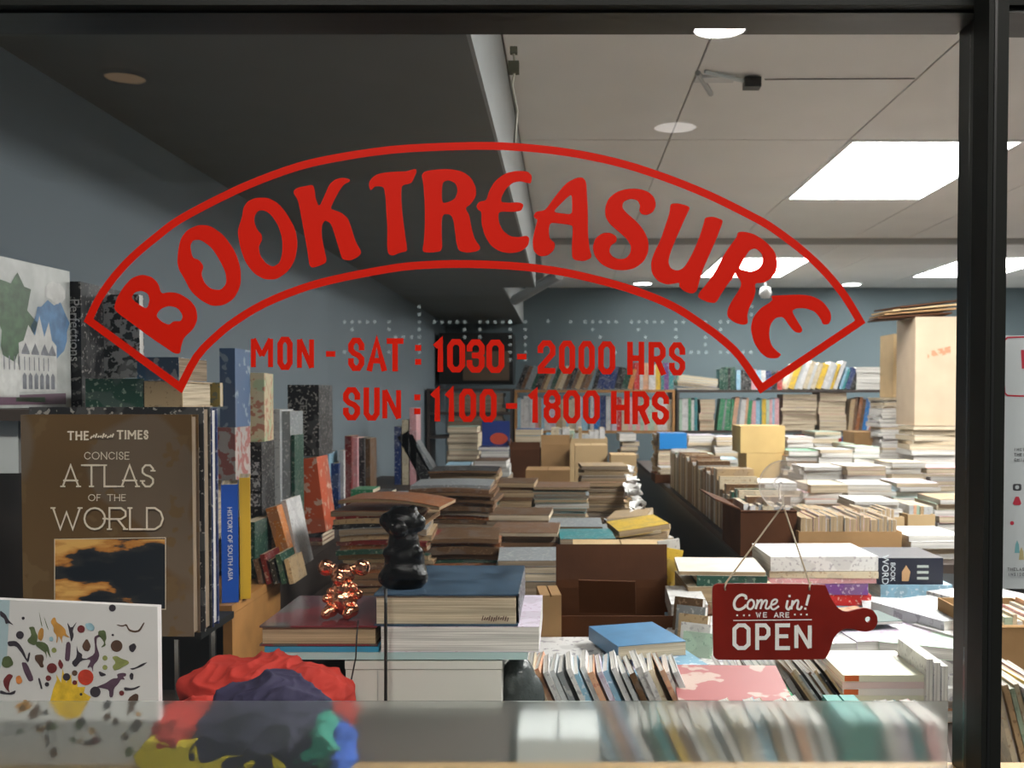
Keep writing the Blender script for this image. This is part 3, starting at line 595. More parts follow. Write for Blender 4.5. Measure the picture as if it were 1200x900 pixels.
# hollow round O for roman capitals
GL['Q'] = [[(.5+.5*math.cos(2*PI*k/16), .5+.5*math.sin(2*PI*k/16)) for k in range(17)]]
RW = {'I': .25, 'M': 1.3, 'W': 1.6, 'Q': 1.25, 'L': .8, 'S': .7, 'E': .75, 'F': .7}
atA = lambda a, b: at(a, b, AF)
Q = []
Q += word('THE', 79, 104, 505, 516, 2.0, 1.2, widths=RW); Q += word('TIMES', 137, 174, 504, 515, 2.0, 1.2, widths=RW)
Q += word('CQNCISE', 99, 152, 529.5, 538.5, .9, .7, widths=RW)
Q += word('ATLAS', 73, 181, 544, 571, 2.2, 3.0, widths=RW, gap=.18)
Q += word('QF THE', 104, 148, 579, 587, .9, .7, widths=RW)
Q += word('WQRLD', 62, 193, 594, 621, 2.2, 3.0, widths=RW, gap=.14)
for k in range(10):      # crest between THE and TIMES
    a = 107+k*2.8; Q += ribbon([(a, 514-abs(math.sin(k*1.3))*2), (a+2, 507+abs(math.cos(k*.9))*4)], 1.8)
onatlas(strokes_obj('lettering', Q, atA, cm_))
# picture on the atlas: clouds over a golden light
pm, nt, b = newmat('atlas_sunset'); L = nt.links.new; N = nt.nodes.new; b.inputs['Roughness'].default_value = .3
tc = N('ShaderNodeTexCoord'); mp = N('ShaderNodeMapping'); mp.inputs['Scale'].default_value = (9, 1, 26); n = N('ShaderNodeTexNoise'); n.inputs['Scale'].default_value = 1.6; n.inputs['Detail'].default_value = 6
L(tc.outputs['Object'], mp.inputs[0]); L(mp.outputs[0], n.inputs['Vector'])
sp = N('ShaderNodeSeparateXYZ'); L(tc.outputs['Generated'], sp.inputs[0])
hz = N('ShaderNodeMapRange'); hz.inputs[1].default_value = 0; hz.inputs[2].default_value = 1; hz.inputs[3].default_value = .62; hz.inputs[4].default_value = .38; L(sp.outputs[2], hz.inputs[0])
xx = N('ShaderNodeMath'); xx.operation = 'MULTIPLY'; xx.inputs[1].default_value = -.14; L(sp.outputs[0], xx.inputs[0])
a1 = N('ShaderNodeMath'); a1.operation = 'ADD'; L(n.outputs['Fac'], a1.inputs[0]); L(xx.outputs[0], a1.inputs[1])
pk = N('ShaderNodeMath'); pk.operation = 'PINGPONG'; pk.inputs[1].default_value = .5; L(sp.outputs[2], pk.inputs[0])
p2 = N('ShaderNodeMath'); p2.operation = 'MULTIPLY_ADD'; p2.inputs[1].default_value = -.42; p2.inputs[2].default_value = .10; L(pk.outputs[0], p2.inputs[0])
a2 = N('ShaderNodeMath'); a2.operation = 'ADD'; L(a1.outputs[0], a2.inputs[0]); L(p2.outputs[0], a2.inputs[1])
rp = N('ShaderNodeValToRGB'); L(a2.outputs[0], rp.inputs[0])
e = rp.color_ramp.elements; e[0].position = .36; e[0].color = (.008, .012, .018, 1); e[1].position = .62; e[1].color = (.75, .42, .12, 1)
q = e.new(.46); q.color = (.03, .03, .03, 1); q = e.new(.50); q.color = (.45, .17, .03, 1)
L(rp.outputs[0], b.inputs['Base Color'])
a_, b2 = at(64, 632, AF), at(194, 713, AF)
o = mesh_obj('cover_picture', [(a_.x, AF, b2.z), (b2.x, AF, b2.z), (b2.x, AF, a_.z), (a_.x, AF, a_.z)], [[0, 1, 2, 3]], pm); onatlas(o)
onatlas(strokes_obj('picture_border', ribbon([(64, 632), (194, 630), (194, 714), (64, 714)], .8, True), atA, cm_))
# books standing right behind the atlas
x0b, x1b, z0b, z1b = prect(52, 240, 477, 744, AY+.045)
book('dark speckled hardback standing directly behind the brown atlas', AXC+.002, AY+.044, za, .262, .030, z1b-za, 'cover', 'black', 'dim', True)
book('navy hardback with a pale worn edge, second behind the brown atlas', AXC+.004, AY+.074, za, .260, .026, z1b-za-.002, 'cover', 'navy', 'white', True)
# tall picture books on the far left shelf
zs = 1.531
pic = plain('picture_paper', (.50, .52, .50), .3, var=.25, vscale=22)
pcx, pcy = -1.012, 1.845
pb = book('tall picture book showing a painted colonial building at upper left', pcx, pcy, zs, .30, .018, .272, 'cover', 'pale grey', 'white', True, rot=(0, 0, math.radians(86)), covmat=pic)
def prints(parent, yoff, items):
    """flat printed shapes on a cover, in the cover's own x,z plane"""
    for nm, poly, m in items:
        vs = [(p[0], yoff, p[1]) for p in poly]; mesh_obj(nm, vs, [list(range(len(vs)))], m, kid(parent))
def blob(cx, cz, rx, rz, n=18, j=.18, seed=0):
    rr = random.Random(seed); return [(cx+rx*math.cos(2*PI*k/n)*(1+rr.uniform(-j, j)), cz+rz*math.sin(2*PI*k/n)*(1+rr.uniform(-j, j))) for k in range(n)]
gr = plain('print_green', (.05, .12, .05), .4, var=.5, vscale=50); bl = plain('print_blue', (.09, .22, .42), .4, var=.4, vscale=40); wt = plain('print_white', (.62, .62, .6), .4, var=.2, vscale=50); gy = plain('print_grey', (.2, .21, .24), .4, var=.4, vscale=70); mv = plain('print_mauve', (.16, .09, .13), .4)
Y_ = -.0096
items = [('sky_print', blob(.085, .15, .06, .06, seed=1), bl), ('tree_print', blob(-.03, .16, .055, .085, seed=2, j=.3), gr), ('cloud_print', blob(.10, .225, .035, .02, seed=3), wt)]
prints(pb, Y_, items)
fac = [(-.02, .03), (.10, .03), (.10, .12), (.085, .13), (.075, .165), (.06, .135), (.045, .175), (.03, .135), (.01, .155), (-.005, .125), (-.02, .12)]
prints(pb, Y_-.0004, [('building_print', fac, wt), ('wing_print', [(-.145, .02), (-.02, .02), (-.02, .08), (-.08, .10), (-.145, .10)], wt), ('lawn_print', [(-.10, .006), (.13, .006), (.13, .028), (-.10, .022)], mv), ('lawn_print', [(-.03, .012), (.06, .010), (.06, .02), (-.03, .02)], gr)])
prints(pb, Y_-.0008, [('arch_print', [(x, .035), (x+.012, .035), (x+.012, .06), (x+.006, .066), (x, .06)], gy) for x in [-.01+.018*k for k in range(6)]]
       + [('gable_print', [(x-.012, .10), (x+.012, .10), (x+.012, .104), (x, .122), (x-.012, .104)], gy) for x in (.0, .03, .06, .085)] + [('column_print', [(x, .07), (x+.003, .07), (x+.003, .095), (x, .095)], gy) for x in [-.14+.015*k for k in range(15)]])
x0, x1, z0, z1 = prect(83, 99, 330, 478, 2.02)
o = book('black spined book lettered in white beside the tall picture book', (x0+x1)/2+.004, 2.10, zs, .026, .20, z1-zs-.002, 'stand_spine', 'black', 'white', True)
text_mesh('Perfections', .028, white_print, o, (0, -.1012, .155), (PI/2, PI/2, 0), xs=1.0)
book('glossy black and white photo book on the far left shelf', at(127, 0, 2.05).x-.008, 2.11, zs+.062, .086, .022, .175, 'cover', 'black', 'white', covmat=printed('bw_cover', (.05, .06, .06), (.72, .72, .72), 75, .5, rough=.2, acc2=(.3, .3, .3)))
x0, x1, z0, z1 = prect(100, 168, 444, 478, 1.88)
book('thick dark green book lying under the black and white photo book', (x0+x1)/2, 1.98, zs, x1-x0, .2, .055, 'lie_spine', 'dark green', 'cream', True)
x0, x1, z0, z1 = prect(169, 214, 444, 478, 1.88)
book('short stack end of tan and grey bound volume on the far left shelf', (x0+x1)/2, 1.96, zs, x1-x0, .16, .05, 'lie_spine', 'tan', 'cream', True)
book('small blue and white boxed book on top of the tan volume', (x0+x1)/2-.012, 1.96, zs+.051, (x1-x0)*1.1, .15, .045, 'lie_spine', 'light blue', 'dim', covmat=printed('blue_box', (.05, .12, .22), (.5, .5, .5), 60, .55))
book('small yellow paperback standing at the end of the far left shelf', at(231, 0, 2.0).x+.004, 2.06, zs, .034, .018, .05, 'cover', 'yellow', 'cream', covmat=printed('yellow_small', (.45, .36, .12), (.2, .25, .2), 90, .52))
MB_ = carton(-14, 21, 486, 1.70, 1.42, 'white box at the left edge beside the brown atlas', depth=.12, mat=plain('white_card', (.6, .62, .62), .6)); 
# support under that white box
# ------------------------------------------------------------ upright books along the left wall
def wb(label, r4, Y, z0=None, d=.16, face='stand_spine', col='white', hard=False, tone='cream', txt=None, tcol=None, ts=.02, rot=(0, 0, 0), m=None):
    x0, x1, zb, zt = prect(*r4, Y); zb = z0 if z0 is not None else zb
    o = book(label, (x0+x1)/2, Y+d/2, zb, x1-x0, d, zt-zb, face, col, tone, hard, rot=rot, covmat=m)
    if txt: text_mesh(txt, ts, tcol or white_print, o, (0, -d/2-.0009, (zt-zb)/2), (PI/2, PI/2, 0))
    return o
ws = 1.10
cyan_w = plain('print_pale', (.6, .66, .7), .5); dk = plain('print_dark', (.05, .04, .04), .5); grn = plain('print_leaf', (.08, .28, .12), .5)
wb('bright blue spined book standing beside the yellow one behind the atlas', (249, 269, 568, 705), 2.16, ws, .12, col='blue', rot=(0, 0, .31), txt='HISTORY OF SOUTH ASIA', ts=.014, m=plain('blue_spine', (.015, .09, .45), .4))
wb('yellow spined book standing to the right of the bright blue spine', (270, 283, 560, 700), 2.20, ws, .13, col='yellow', rot=(0, 0, .30), m=plain('yellow_spine', (.72, .42, .03), .4))
wb('green and pink covered book standing at the end of the orange wall shelf', (283, 299, 612, 690), 2.45, ws, .14, col='dark green')
sk = 0
for k, (t, c) in enumerate(((.04, 'dark red'), (.035, 'dull brown'), (.04, 'black'))):
    book('%s book lying %s under the tall black book with white boxed lettering' % (c, ('lowest', 'second', 'right')[k]), -.878, 2.68, ws+sk, .20, .2, t-.001, 'lie_spine', c); sk += t
zb4 = ws+sk
t4 = wb('tall black book with white boxed lettering standing against the left wall', (280, 307, 518, 615), 2.62, zb4, .12, col='black')
for k in range(3):
    mesh_obj('lettering_block', [(-.022, -.0608, .13-.042*k), (.026, -.0608, .13-.042*k), (.026, -.0608, .164-.042*k), (-.022, -.0608, .164-.042*k)], [[0, 1, 2, 3]], printed('block_lettering', (.08, .08, .09), (.6, .6, .62), 130, .5), kid(t4))
top4 = prect(280, 307, 518, 615, 2.62)[3]
wb('cream spined book with red and green titles standing atop the black one', (279, 306, 437, 518), 2.64, top4, .14, col='cream', rot=(0, 0, .12), m=printed('cream_spine', (.62, .54, .36), (.45, .12, .08), 60, .54, acc2=(.45, .52, .32)))
z3 = at(0, 562, 2.5).z
for k in range(3): book('%s paperback lying flat, %s under the red and white book on the left wall' % (('dark green', 'grey', 'navy')[k], ('lowest', 'middle', 'topmost')[k]), -.955, 2.56, ws+(z3-ws)/3*k, .13, .15, (z3-ws)/3-.001, 'lie_spine', ('dark green', 'grey', 'navy')[k])
wb('red and white paperback standing below the tall blue spine', (246, 276, 501, 562), 2.48, z3, .12, col='pink', m=printed('redwhite', (.5, .45, .42), (.35, .05, .04), 40, .5))
top3 = prect(246, 276, 501, 562, 2.48)[3]
wb('tall slim blue spined book standing highest against the left wall', (257, 276, 408, 500), 2.50, top3, .12, col='blue', m=printed('blue_tall', (.09, .15, .27), (.35, .42, .48), 30, .58))
wb('pale grey photo spined book standing behind the black lettered book', (310, 329, 480, 640), 2.82, ws, .14, col='pale grey')
wb('grey green spined book beside the pale photo spined book', (330, 341, 482, 640), 2.84, ws, .14, col='grey')
wb('slim green edged book leaning beside the grey green spine', (341, 346, 510, 640), 2.84, ws, .10, col='dark green')
zz = at(0, 625, 3.0).z
for k in range(3): book('dark %s book lying flat, %s under the leaning orange red book' % (('brown', 'red', 'grey')[k], ('lowest', 'middle', 'topmost')[k]), -.80, 3.08, ws+(zz-ws)/3*k, .13, .16, (zz-ws)/3-.001, 'lie_spine', ('brown', 'dark red', 'black')[k])
org = wb('thick orange red book leaning below the big black book', (350, 382, 537, 622), 3.0, zz, .14, col='orange', rot=(0, -.12, 0), m=printed('orange_red', (.50, .085, .03), (.60, .45, .35), 40, .60, acc2=(.42, .10, .05)))
z10 = at(0, 535, 3.05).z
bb = wb('big thick black book with white lettering high on the left wall', (337, 374, 451, 536), 3.05, z10+.001, .18, col='black', hard=True, txt='GERMANY', ts=.03, tcol=plain('dim_title', (.3, .29, .27), .5))
ob = wb('orange brown paperback leaning in the dark gap under the black book', (331, 345, 592, 700), 2.55, ws, .14, col='orange', rot=(0, -.26, 0), tone='white')
wb('white edged thin book leaning beside the orange brown paperback', (345, 352, 585, 700), 2.60, ws, .14, col='white', rot=(0, -.20, 0))
for k in range(5):
    wb('%s thin book leaning in the wall shelf gap, %s from the left' % (('brown', 'dark red', 'black', 'dark green', 'tan')[k], ORD[k] if k else 'first'), (303+9*k, 309+9*k, 655-6*(k % 2), 700), 2.38, ws, .12, col=('brown', 'dark red', 'black', 'dark green', 'tan')[k], rot=(0, -.22, 0))
for i, (a, b, t, c, lab) in enumerate(((378, 386, 530, 'light blue', 'pale blue spined book standing right of the orange red book'), (386, 397, 543, 'navy', 'navy spined book standing on the wall shelf in a white frame'), (397, 403, 528, 'white', 'thin white book standing between navy and pink spines'),
    (404, 412, 511, 'dark red', 'dark red spined tall book standing on the wall shelf'), (412, 419, 513, 'pink', 'pink and white spined tall book on the wall shelf'), (420, 427, 513, 'black', 'black spined tall book standing on the wall shelf'), (427, 434, 514, 'dull brown', 'brown spined tall book beside the black tall one'))):
    wb(lab, (a, b, t, 590), 3.95+.03*i, ws, .14, col=c)
for i, (a, b, c, lab) in enumerate(((418, 444, 'green', 'green boxed book lying on the wall shelf behind the brown magazines'), (445, 463, 'black', 'small black book lying beside the green boxed one'), (464, 492, 'light blue', 'pale blue book lying beside the small black book'))):
    x0, x1, _, zt = prect(a, b, 570+3*i, 587, 3.9)
    if x1 > -.74: x_ = x1
    book(lab, (x0+x1)/2, 3.86, 1.101 if x1 < -.72 else 1.101, x1-x0-.002, .15, zt-1.103, 'lie_spine', c)
for i, (a, b, t, c, lab) in enumerate(((462, 470, 500, 'navy', 'navy spined book at the end of the wall shelf'), (471, 479, 492, 'cream', 'cream spined book beside the navy one at the wall shelf end'), (480, 488, 478, 'pink', 'pink spined book below the red SUN colon'))):
    wb(lab, (a, b, t, 587), 5.1, ws, .16, col=c)
wb('dark photo book leaning far over beyond the wall shelf books', (497, 512, 500, 560), 5.1, ws, .16, col='black', rot=(0, -.5, 0))
wb('black and white striped book leaning beside the dark photo book', (512, 519, 500, 560), 5.1, ws, .16, col='grey', tone='white', rot=(0, -.55, 0))
# ============================================================ foreground: pile of big books with two figurines
zb = zsill-.011
FY = 1.50
def pr(x0, x1, y0, y1, Y): return prect(x0, x1, y0, y1, Y)
x0, x1, _, zt = pr(405, 588, 774, 893, FY)
wc = plain('white_carton', (.62, .61, .56), .7, var=.05, vscale=5)
wbx = empty('white_box', ((x0+x1)/2, FY+.11, zb), 'plain white box standing under the pile of big books', 'box'); hx = (x1-x0)/2; H = zt-zb
MB().box(-hx, hx, -.11, .11, 0, H-.014).ob('body', wc, wbx); MB().box(-hx-.001, hx+.001, -.1115, .1115, H-.013, H-.001).ob('lid', wc, wbx)
MB().box(-hx+.048, -hx+.0495, -.1118, -.11, .002, H-.015).ob('seam', plain('seam', (.4, .4, .37), .8), wbx)
zl = at(0, 773, FY).z
x0, x1, _, z1 = pr(312, 618, 764.5, 773, FY)
book('long pale blue green flat portfolio under the pile of big books', (x0+x1)/2, FY+.13, zl, x1-x0, .26, z1-zl, 'lie_spine', 'pale grey', 'white', True, covmat=plain('pale_aqua', (.40, .55, .55), .4))
x0, x1, _, z2 = pr(310, 444, 757.5, 764.5, FY)
book('thin bright blue book between the portfolio and the red brown book', (x0+x1)/2, FY+.12, z1+.0005, x1-x0, .24, z2-z1-.001, 'lie_spine', 'light blue', 'white', True, covmat=plain('cyan_cover', (.04, .26, .42), .35))
x0, x1, _, z3 = pr(304, 442, 733, 757.5, FY)
rbm = printed('red_brown_cover', (.16, .035, .04), (.07, .10, .09), 14, .52, rough=.12, acc2=(.10, .05, .06))
book('glossy red brown picture book carrying the copper bear figurine', (x0+x1)/2, FY+.115, z2+.0005, x1-x0, .23, z3-z2-.001, 'lie_fore', 'dark red', 'tan', True, covmat=rbm)
x0, x1, _, z4 = pr(446, 632, 734, 763.5, FY)
book('wide white book with lilac pages under the blue grey hardback', (x0+x1)/2, FY+.12, z1+.0005, x1-x0, .24, z4-z1-.001, 'lie_fore', 'lilac', 'white', False)
x0, x1, _, z5 = pr(438, 607, 696, 734, FY)
bluegrey = plain('blue_grey_cover', (.06, .10, .15), .22, var=.5, vscale=18)
hb = book('thick blue grey hardback with cream pages under the black figurine', (x0+x1)/2, FY+.13, z4+.0005, x1-x0, .26, z5-z4-.001, 'lie_fore', 'blue', 'cream', True, covmat=bluegrey)
HW = (x1-x0)/2
strip = MB()
for k in range(12): strip.tube([(HW-.055+.0035*k, -.1285, .008+.0015*math.sin(k)), (HW-.053+.0035*k, -.1285, .014+.0015*math.cos(k*2))], .0009, 4)
strip.ob('ribbon_tassel', plain('dark_ribbon', (.08, .03, .03), .7), hb)
for s_ in (1,): MB().box(HW, HW+.0012, -.12, .12, .002, z5-z4-.003).ob('patterned_spine', printed('pat_spine', (.03, .03, .05), (.5, .5, .5), 200, .52), hb)
# figurines: bodies grown as one surface from overlapping forms
def figure(name, parent, balls, mat, vox=.0018, smooth=6, seed=0, crinkle=0):
    bm = bmesh.new()
    for (x, y, z, rx, ry, rz) in balls:
        r = bmesh.ops.create_icosphere(bm, subdivisions=3, radius=1)
        bmesh.ops.scale(bm, vec=(rx, ry, rz), verts=r['verts']); bmesh.ops.translate(bm, vec=(x, y, z), verts=r['verts'])
    me = bpy.data.meshes.new(name); bm.to_mesh(me); bm.free()
    o = bpy.data.objects.new(name, me); COL.objects.link(o); o.parent = parent
    m = o.modifiers.new('r', 'REMESH'); m.mode = 'VOXEL'; m.voxel_size = vox
    m = o.modifiers.new('s', 'SMOOTH'); m.factor = .6; m.iterations = smooth
    dg = bpy.context.evaluated_depsgraph_get(); me2 = bpy.data.meshes.new_from_object(o.evaluated_get(dg)); o.modifiers.clear(); o.data = me2
    for p in me2.polygons: p.use_smooth = True
    me2.materials.clear(); me2.materials.append(mat)
    return o
copper = plain('polished_copper', (.95, .42, .25), .12, metal=1, bump=.35, bscale=130)
cp = at(402, 724, 1.56); cp.z = z3
cb_ = empty('bear_figurine', cp, 'small shiny copper bear figurine with round ears on the red brown book', 'figurine')
u = 1.56/F
def pb_(x, y, r, dy=0, ry=None, rx=None): return ((x-402)*u, dy, (725-y)*u, (rx or r)*u, (ry or r)*u, r*u)
figure('body', cb_, [pb_(402, 674, 12.5, 0, 12, 15), pb_(399, 679, 8, -.010), pb_(382, 667, 10, .002, 7), pb_(424, 667, 10, .002, 7), pb_(390, 666, 5), pb_(415, 667, 5), pb_(402, 691, 13, .001), pb_(402, 704, 16, .001, 15, 17), pb_(389, 694, 5, -.008), pb_(384, 702, 5, -.010),
    pb_(415, 689, 5, -.006), pb_(421, 697, 6, -.010), pb_(390, 715, 8.5, -.012, 12), pb_(414, 715, 8.5, -.012, 12), pb_(386, 718, 6.5, -.022), pb_(411, 718, 6.5, -.022), pb_(402, 716, 8, .004)], copper, .0012, 2)
gloss = plain('glossy_black', (.003, .003, .003), .09, bump=.3, bscale=300, spec=.22)
bp_ = at(474, 693, 1.56); bp_.z = z5
bk = empty('black_figurine', bp_, 'glossy black animal figurine standing on the blue grey hardback', 'figurine')
def pk_(x, y, r, dy=0, ry=None, rx=None): return ((x-474)*u, dy, (696-y)*u, (rx or r)*u, (ry or r)*u, r*u)
figure('body', bk, [pk_(472, 620, 19, 0, 18, 24), pk_(455, 618, 10, -.004), pk_(489, 621, 11, -.002), pk_(463, 607, 6, .004), pk_(484, 606, 6, .004), pk_(470, 626, 11, -.018), pk_(473, 648, 27, .002, 19, 19), pk_(474, 664, 24, .002, 21, 24), pk_(474, 679, 20, 0, 24, 27),
    pk_(455, 684, 11, -.008, 14), pk_(491, 684, 12, -.008, 14), pk_(474, 690, 12, -.004, 20, 26), pk_(458, 655, 8, -.012), pk_(490, 655, 8, -.012)], gloss, .0014, 16)
eye = plain('glass_eye', (.3, .3, .3), .05, metal=.6)
for s in (-1, 1): MB().lathe([(.0001, .0018), (.0014, .0012), (.0019, 0)], ((s*7-3)*u, -.0295, 75*u), 'z', 10).ob('eye', eye, bk)
# cords hanging in front of the pile
cord = plain('black_cord', (.008, .008, .008), .5)
def hang(label, pts, r, cat='cord'):
    P = [at(a, b, Y) for a, b, Y in pts]; c = P[0]; o = MB().tube([p-c for p in P], r, 8).ob('power_cable', cord, None, True); o.location = c; tag(o, label, cat, 'cords in front of the pile')
hang('thick straight black cord hanging down in front of the cream pages', [(452, 690, 1.485), (452, 715, 1.48), (452, 760, 1.48), (452, 830, 1.48), (454, 868, 1.48), (456, 892, 1.48)], .0024)
hang('thin wavy black cord hanging beside the copper bear', [(420, 727, 1.488), (418, 745, 1.48), (417, 770, 1.47), (412, 795, 1.47), (407, 815, 1.47), (405, 845, 1.47), (404, 892, 1.47)], .0012)
# ------------------------------------------------------------ white picture board book with animals, against the glass
BY = 1.235
x0, x1, z0, z1 = pr(-60, 184.5, 700, 893, BY)
bw = empty('picture_book', ((x0+x1)/2, BY+.004, zsill+.0005), 'wide white picture book covered in small animals bursting from a yellow sun', 'book')
paper = plain('white_cover', (.66, .63, .62), .45, var=.03)
Pl = at(-60, 700, BY); Pr = at(184.5, 711, BY)
def onbw(o):
    if o.name.startswith('printed'): o.parent = kid(bw); o.matrix_parent_inverse = Matrix.Translation(Vector((0, 0, 0)))
    else: o.parent = bw; o.matrix_parent_inverse = Matrix.Translation(-Vector(bw.location))
    return o
v = MB().prism([(Pl.x, zsill+.0005), (Pr.x, zsill+.0005), (Pr.x, Pr.z), (Pl.x, Pl.z)], BY, BY+.012); onbw(v.ob('cover', paper))
v = MB().prism([(Pl.x+.003, zsill+.003), (Pr.x-.003, zsill+.003), (Pr.x-.003, Pr.z-.003), (Pl.x+.003, Pl.z-.003)], BY+.0121, BY+.018); onbw(v.ob('page_block', pages(1, 'white')))
atB = lambda a, b: at(a, b, BY-.0007)
def cc(pts): return [(a/6, 690+b/6) for a, b in pts]
pc = {k: plain('animal_'+k, c, .5, var=.3, vscale=80) for k, c in dict(brown=(.10, .05, .03), dark=(.04, .03, .04), ochre=(.55, .26, .05), green=(.10, .13, .05), red=(.62, .05, .02), maroon=(.16, .02, .02), sky=(.32, .50, .58), yellow=(.80, .50, .03), purple=(.10, .05, .08), olive=(.30, .32, .10), orange=(.75, .25, .06)).items()}
def circ(x, y, r): return [(x+r*math.cos(2*PI*k/16), y+r*math.sin(2*PI*k/16)) for k in range(16)]
AN = [('kangaroo', 'ochre', [(355,235),(370,205),(388,200),(398,235),(430,255),(460,285),(465,320),(495,345),(470,340),(445,325),(435,350),(440,390),(425,350),(410,330),(405,370),(395,385),(400,330),(375,300),(378,270)]),
 ('bear', 'green', [(200,270),(240,265),(250,300),(265,330),(260,380),(240,400),(200,380),(190,360),(220,330),(215,295)]), ('animal', 'ochre', [(270,300),(290,270),(308,285),(305,340),(290,370),(265,350)]), ('deer', 'green', [(255,370),(310,375),(340,400),(358,490),(345,470),(325,430),(330,500),(318,450),(290,430),(250,400)]),
 ('bird', 'dark', [(50,370),(110,365),(140,390),(170,440),(190,500),(200,450),(215,445),(200,520),(180,500),(150,450),(110,400),(60,405)]), ('penguin', 'purple', [(150,515),(190,520),(240,640),(205,655),(180,610),(160,560)]), ('elephant', 'brown', [(245,465),(300,460),(310,490),(300,520),(312,550),(285,555),(265,520),(245,500)]),
 ('meerkat', 'purple', [(465,380),(485,370),(498,390),(495,450),(488,510),(455,505),(460,440)]), ('lizard', 'dark', [(0,150),(40,180),(60,220),(100,260),(60,240),(40,250),(30,210),(0,190)]), ('worm', 'brown', [(820,250),(860,258),(890,245),(910,285),(945,295),(975,290),(1010,235),(1018,240),(985,300),(945,308),(905,298),(885,258),(860,268),(825,258)]),
 ('long_necked_dinosaur', 'purple', [(660,340),(690,322),(710,335),(680,345),(678,400),(700,460),(690,500),(655,540),(655,590),(640,545),(610,560),(640,500),(600,495),(665,460),(668,400)]), ('cat', 'dark', [(538,390),(548,440),(580,460),(575,490),(630,492),(570,505),(530,555),(500,520),(540,480)]),
 ('tyrannosaur', 'purple', [(820,600),(860,590),(888,595),(885,615),(865,618),(880,640),(850,635),(835,665),(800,700),(795,760),(770,765),(765,710),(730,700),(670,692),(740,665),(790,630),(830,628)]), ('tree', 'green', [(690,295),(740,290),(750,350),(738,370),(745,400),(705,415),(735,385),(715,350),(690,330)]),
 ('frog', 'olive', [(785,480),(820,470),(850,490),(900,505),(910,525),(870,545),(840,565),(800,575),(790,545),(815,520)]), ('swallow', 'dark', [(910,560),(950,555),(1000,525),(1040,515),(1000,545),(960,560),(930,570)]), ('dart', 'dark', [(870,690),(930,700),(985,680),(985,690),(940,710),(875,718)]), ('plane', 'dark', [(908,610),(922,588),(940,600),(935,640),(918,640)]),
 ('leaf', 'maroon', [(405,530),(420,490),(448,535),(430,570)]), ('leaf', 'brown', [(575,400),(610,345),(640,400),(625,440),(590,435)]), ('leaf', 'dark', [(905,400),(945,380),(962,410),(935,450),(910,435)]), ('stripe', 'green', [(270,140),(300,270),(290,260)]), ('stripe', 'green', [(305,180),(348,305),(325,260)]), ('fish', 'sky', [(595,245),(640,238),(668,270),(655,300),(610,285)]),
 ('zebra', 'maroon', [(20,640),(60,595),(95,610),(70,650),(60,700),(70,735),(30,690)]), ('fox', 'orange', [(110,620),(140,605),(160,650),(140,670),(115,665)]), ('branch', 'dark', [(470,230),(500,280),(545,225),(510,290),(520,330),(500,380),(490,320)]), ('bird', 'sky', [(345,340),(370,335),(378,365),(350,370)]), ('wedge', 'dark', [(690,575),(755,605),(705,620)]),
 ('plant', 'green', [(20,480),(70,470),(100,530),(50,560),(10,540)]), ('cross', 'dark', [(265,630),(280,625),(300,700),(290,710)]), ('monkey', 'brown', [(900,770),(950,735),(975,745),(970,790),(940,830),(960,890),(930,850),(890,900),(900,840)]), ('seal', 'dark', [(0,710),(60,735),(115,710),(100,745),(0,740)])]
AN += [('ball', c, circ(x, y, r)) for x, y, r, c in ((140,325,28,'dark'), (570,283,27,'maroon'), (820,402,42,'brown'), (365,558,36,'maroon'), (468,620,27,'dark'), (602,622,56,'red'), (790,135,25,'dark'), (670,725,38,'dark'), (855,733,18,'maroon'), (738,487,18,'olive'), (738,553,18,'olive'), (525,660,17,'maroon'), (340,628,20,'maroon'), (330,672,16,'dark'), (380,432,18,'olive'), (163,207,11,'dark'), (793,325,9,'dark'), (570,742,10,'dark'), (525,592,20,'brown'))]
for nm, k, pts in AN: onbw(fill2d('printed_'+nm, [smoothloop(cc(pts), 1)], BY-.0006, pc[k], th=0))
sun = [(375, 700), (400, 640), (395, 600), (430, 660), (440, 560), (465, 660), (500, 600), (505, 670), (545, 640), (545, 690), (600, 690), (590, 730), (640, 760), (600, 830), (560, 900), (480, 920), (400, 880), (350, 800)]
onbw(fill2d('printed_sun', [cc(sun)], BY-.0003, pc['yellow'], th=0))
rr = random.Random(4)
for k in range(34):      # lower animals, behind the frosted band
    x = rr.uniform(20, 1050); y = rr.uniform(800, 1160)
    if 350 < x < 620 and y < 900: continue
    s = rr.uniform(18, 42); onbw(fill2d('printed_animal', [cc([(x+s*math.cos(2*PI*q/9)*rr.uniform(.5, 1.2), y+s*math.sin(2*PI*q/9)*rr.uniform(.5, 1.2)) for q in range(9)])], BY-.0006, pc[rr.choice(['brown', 'dark', 'green', 'maroon', 'ochre', 'brown'])], th=0))
onbw(fill2d('printed_sky_patch', [cc([(-200, 66), (70, 80), (60, 260), (50, 470), (0, 560), (-200, 560)])], BY-.0001, plain('pale_sky', (.38, .48, .52), .5), th=0))
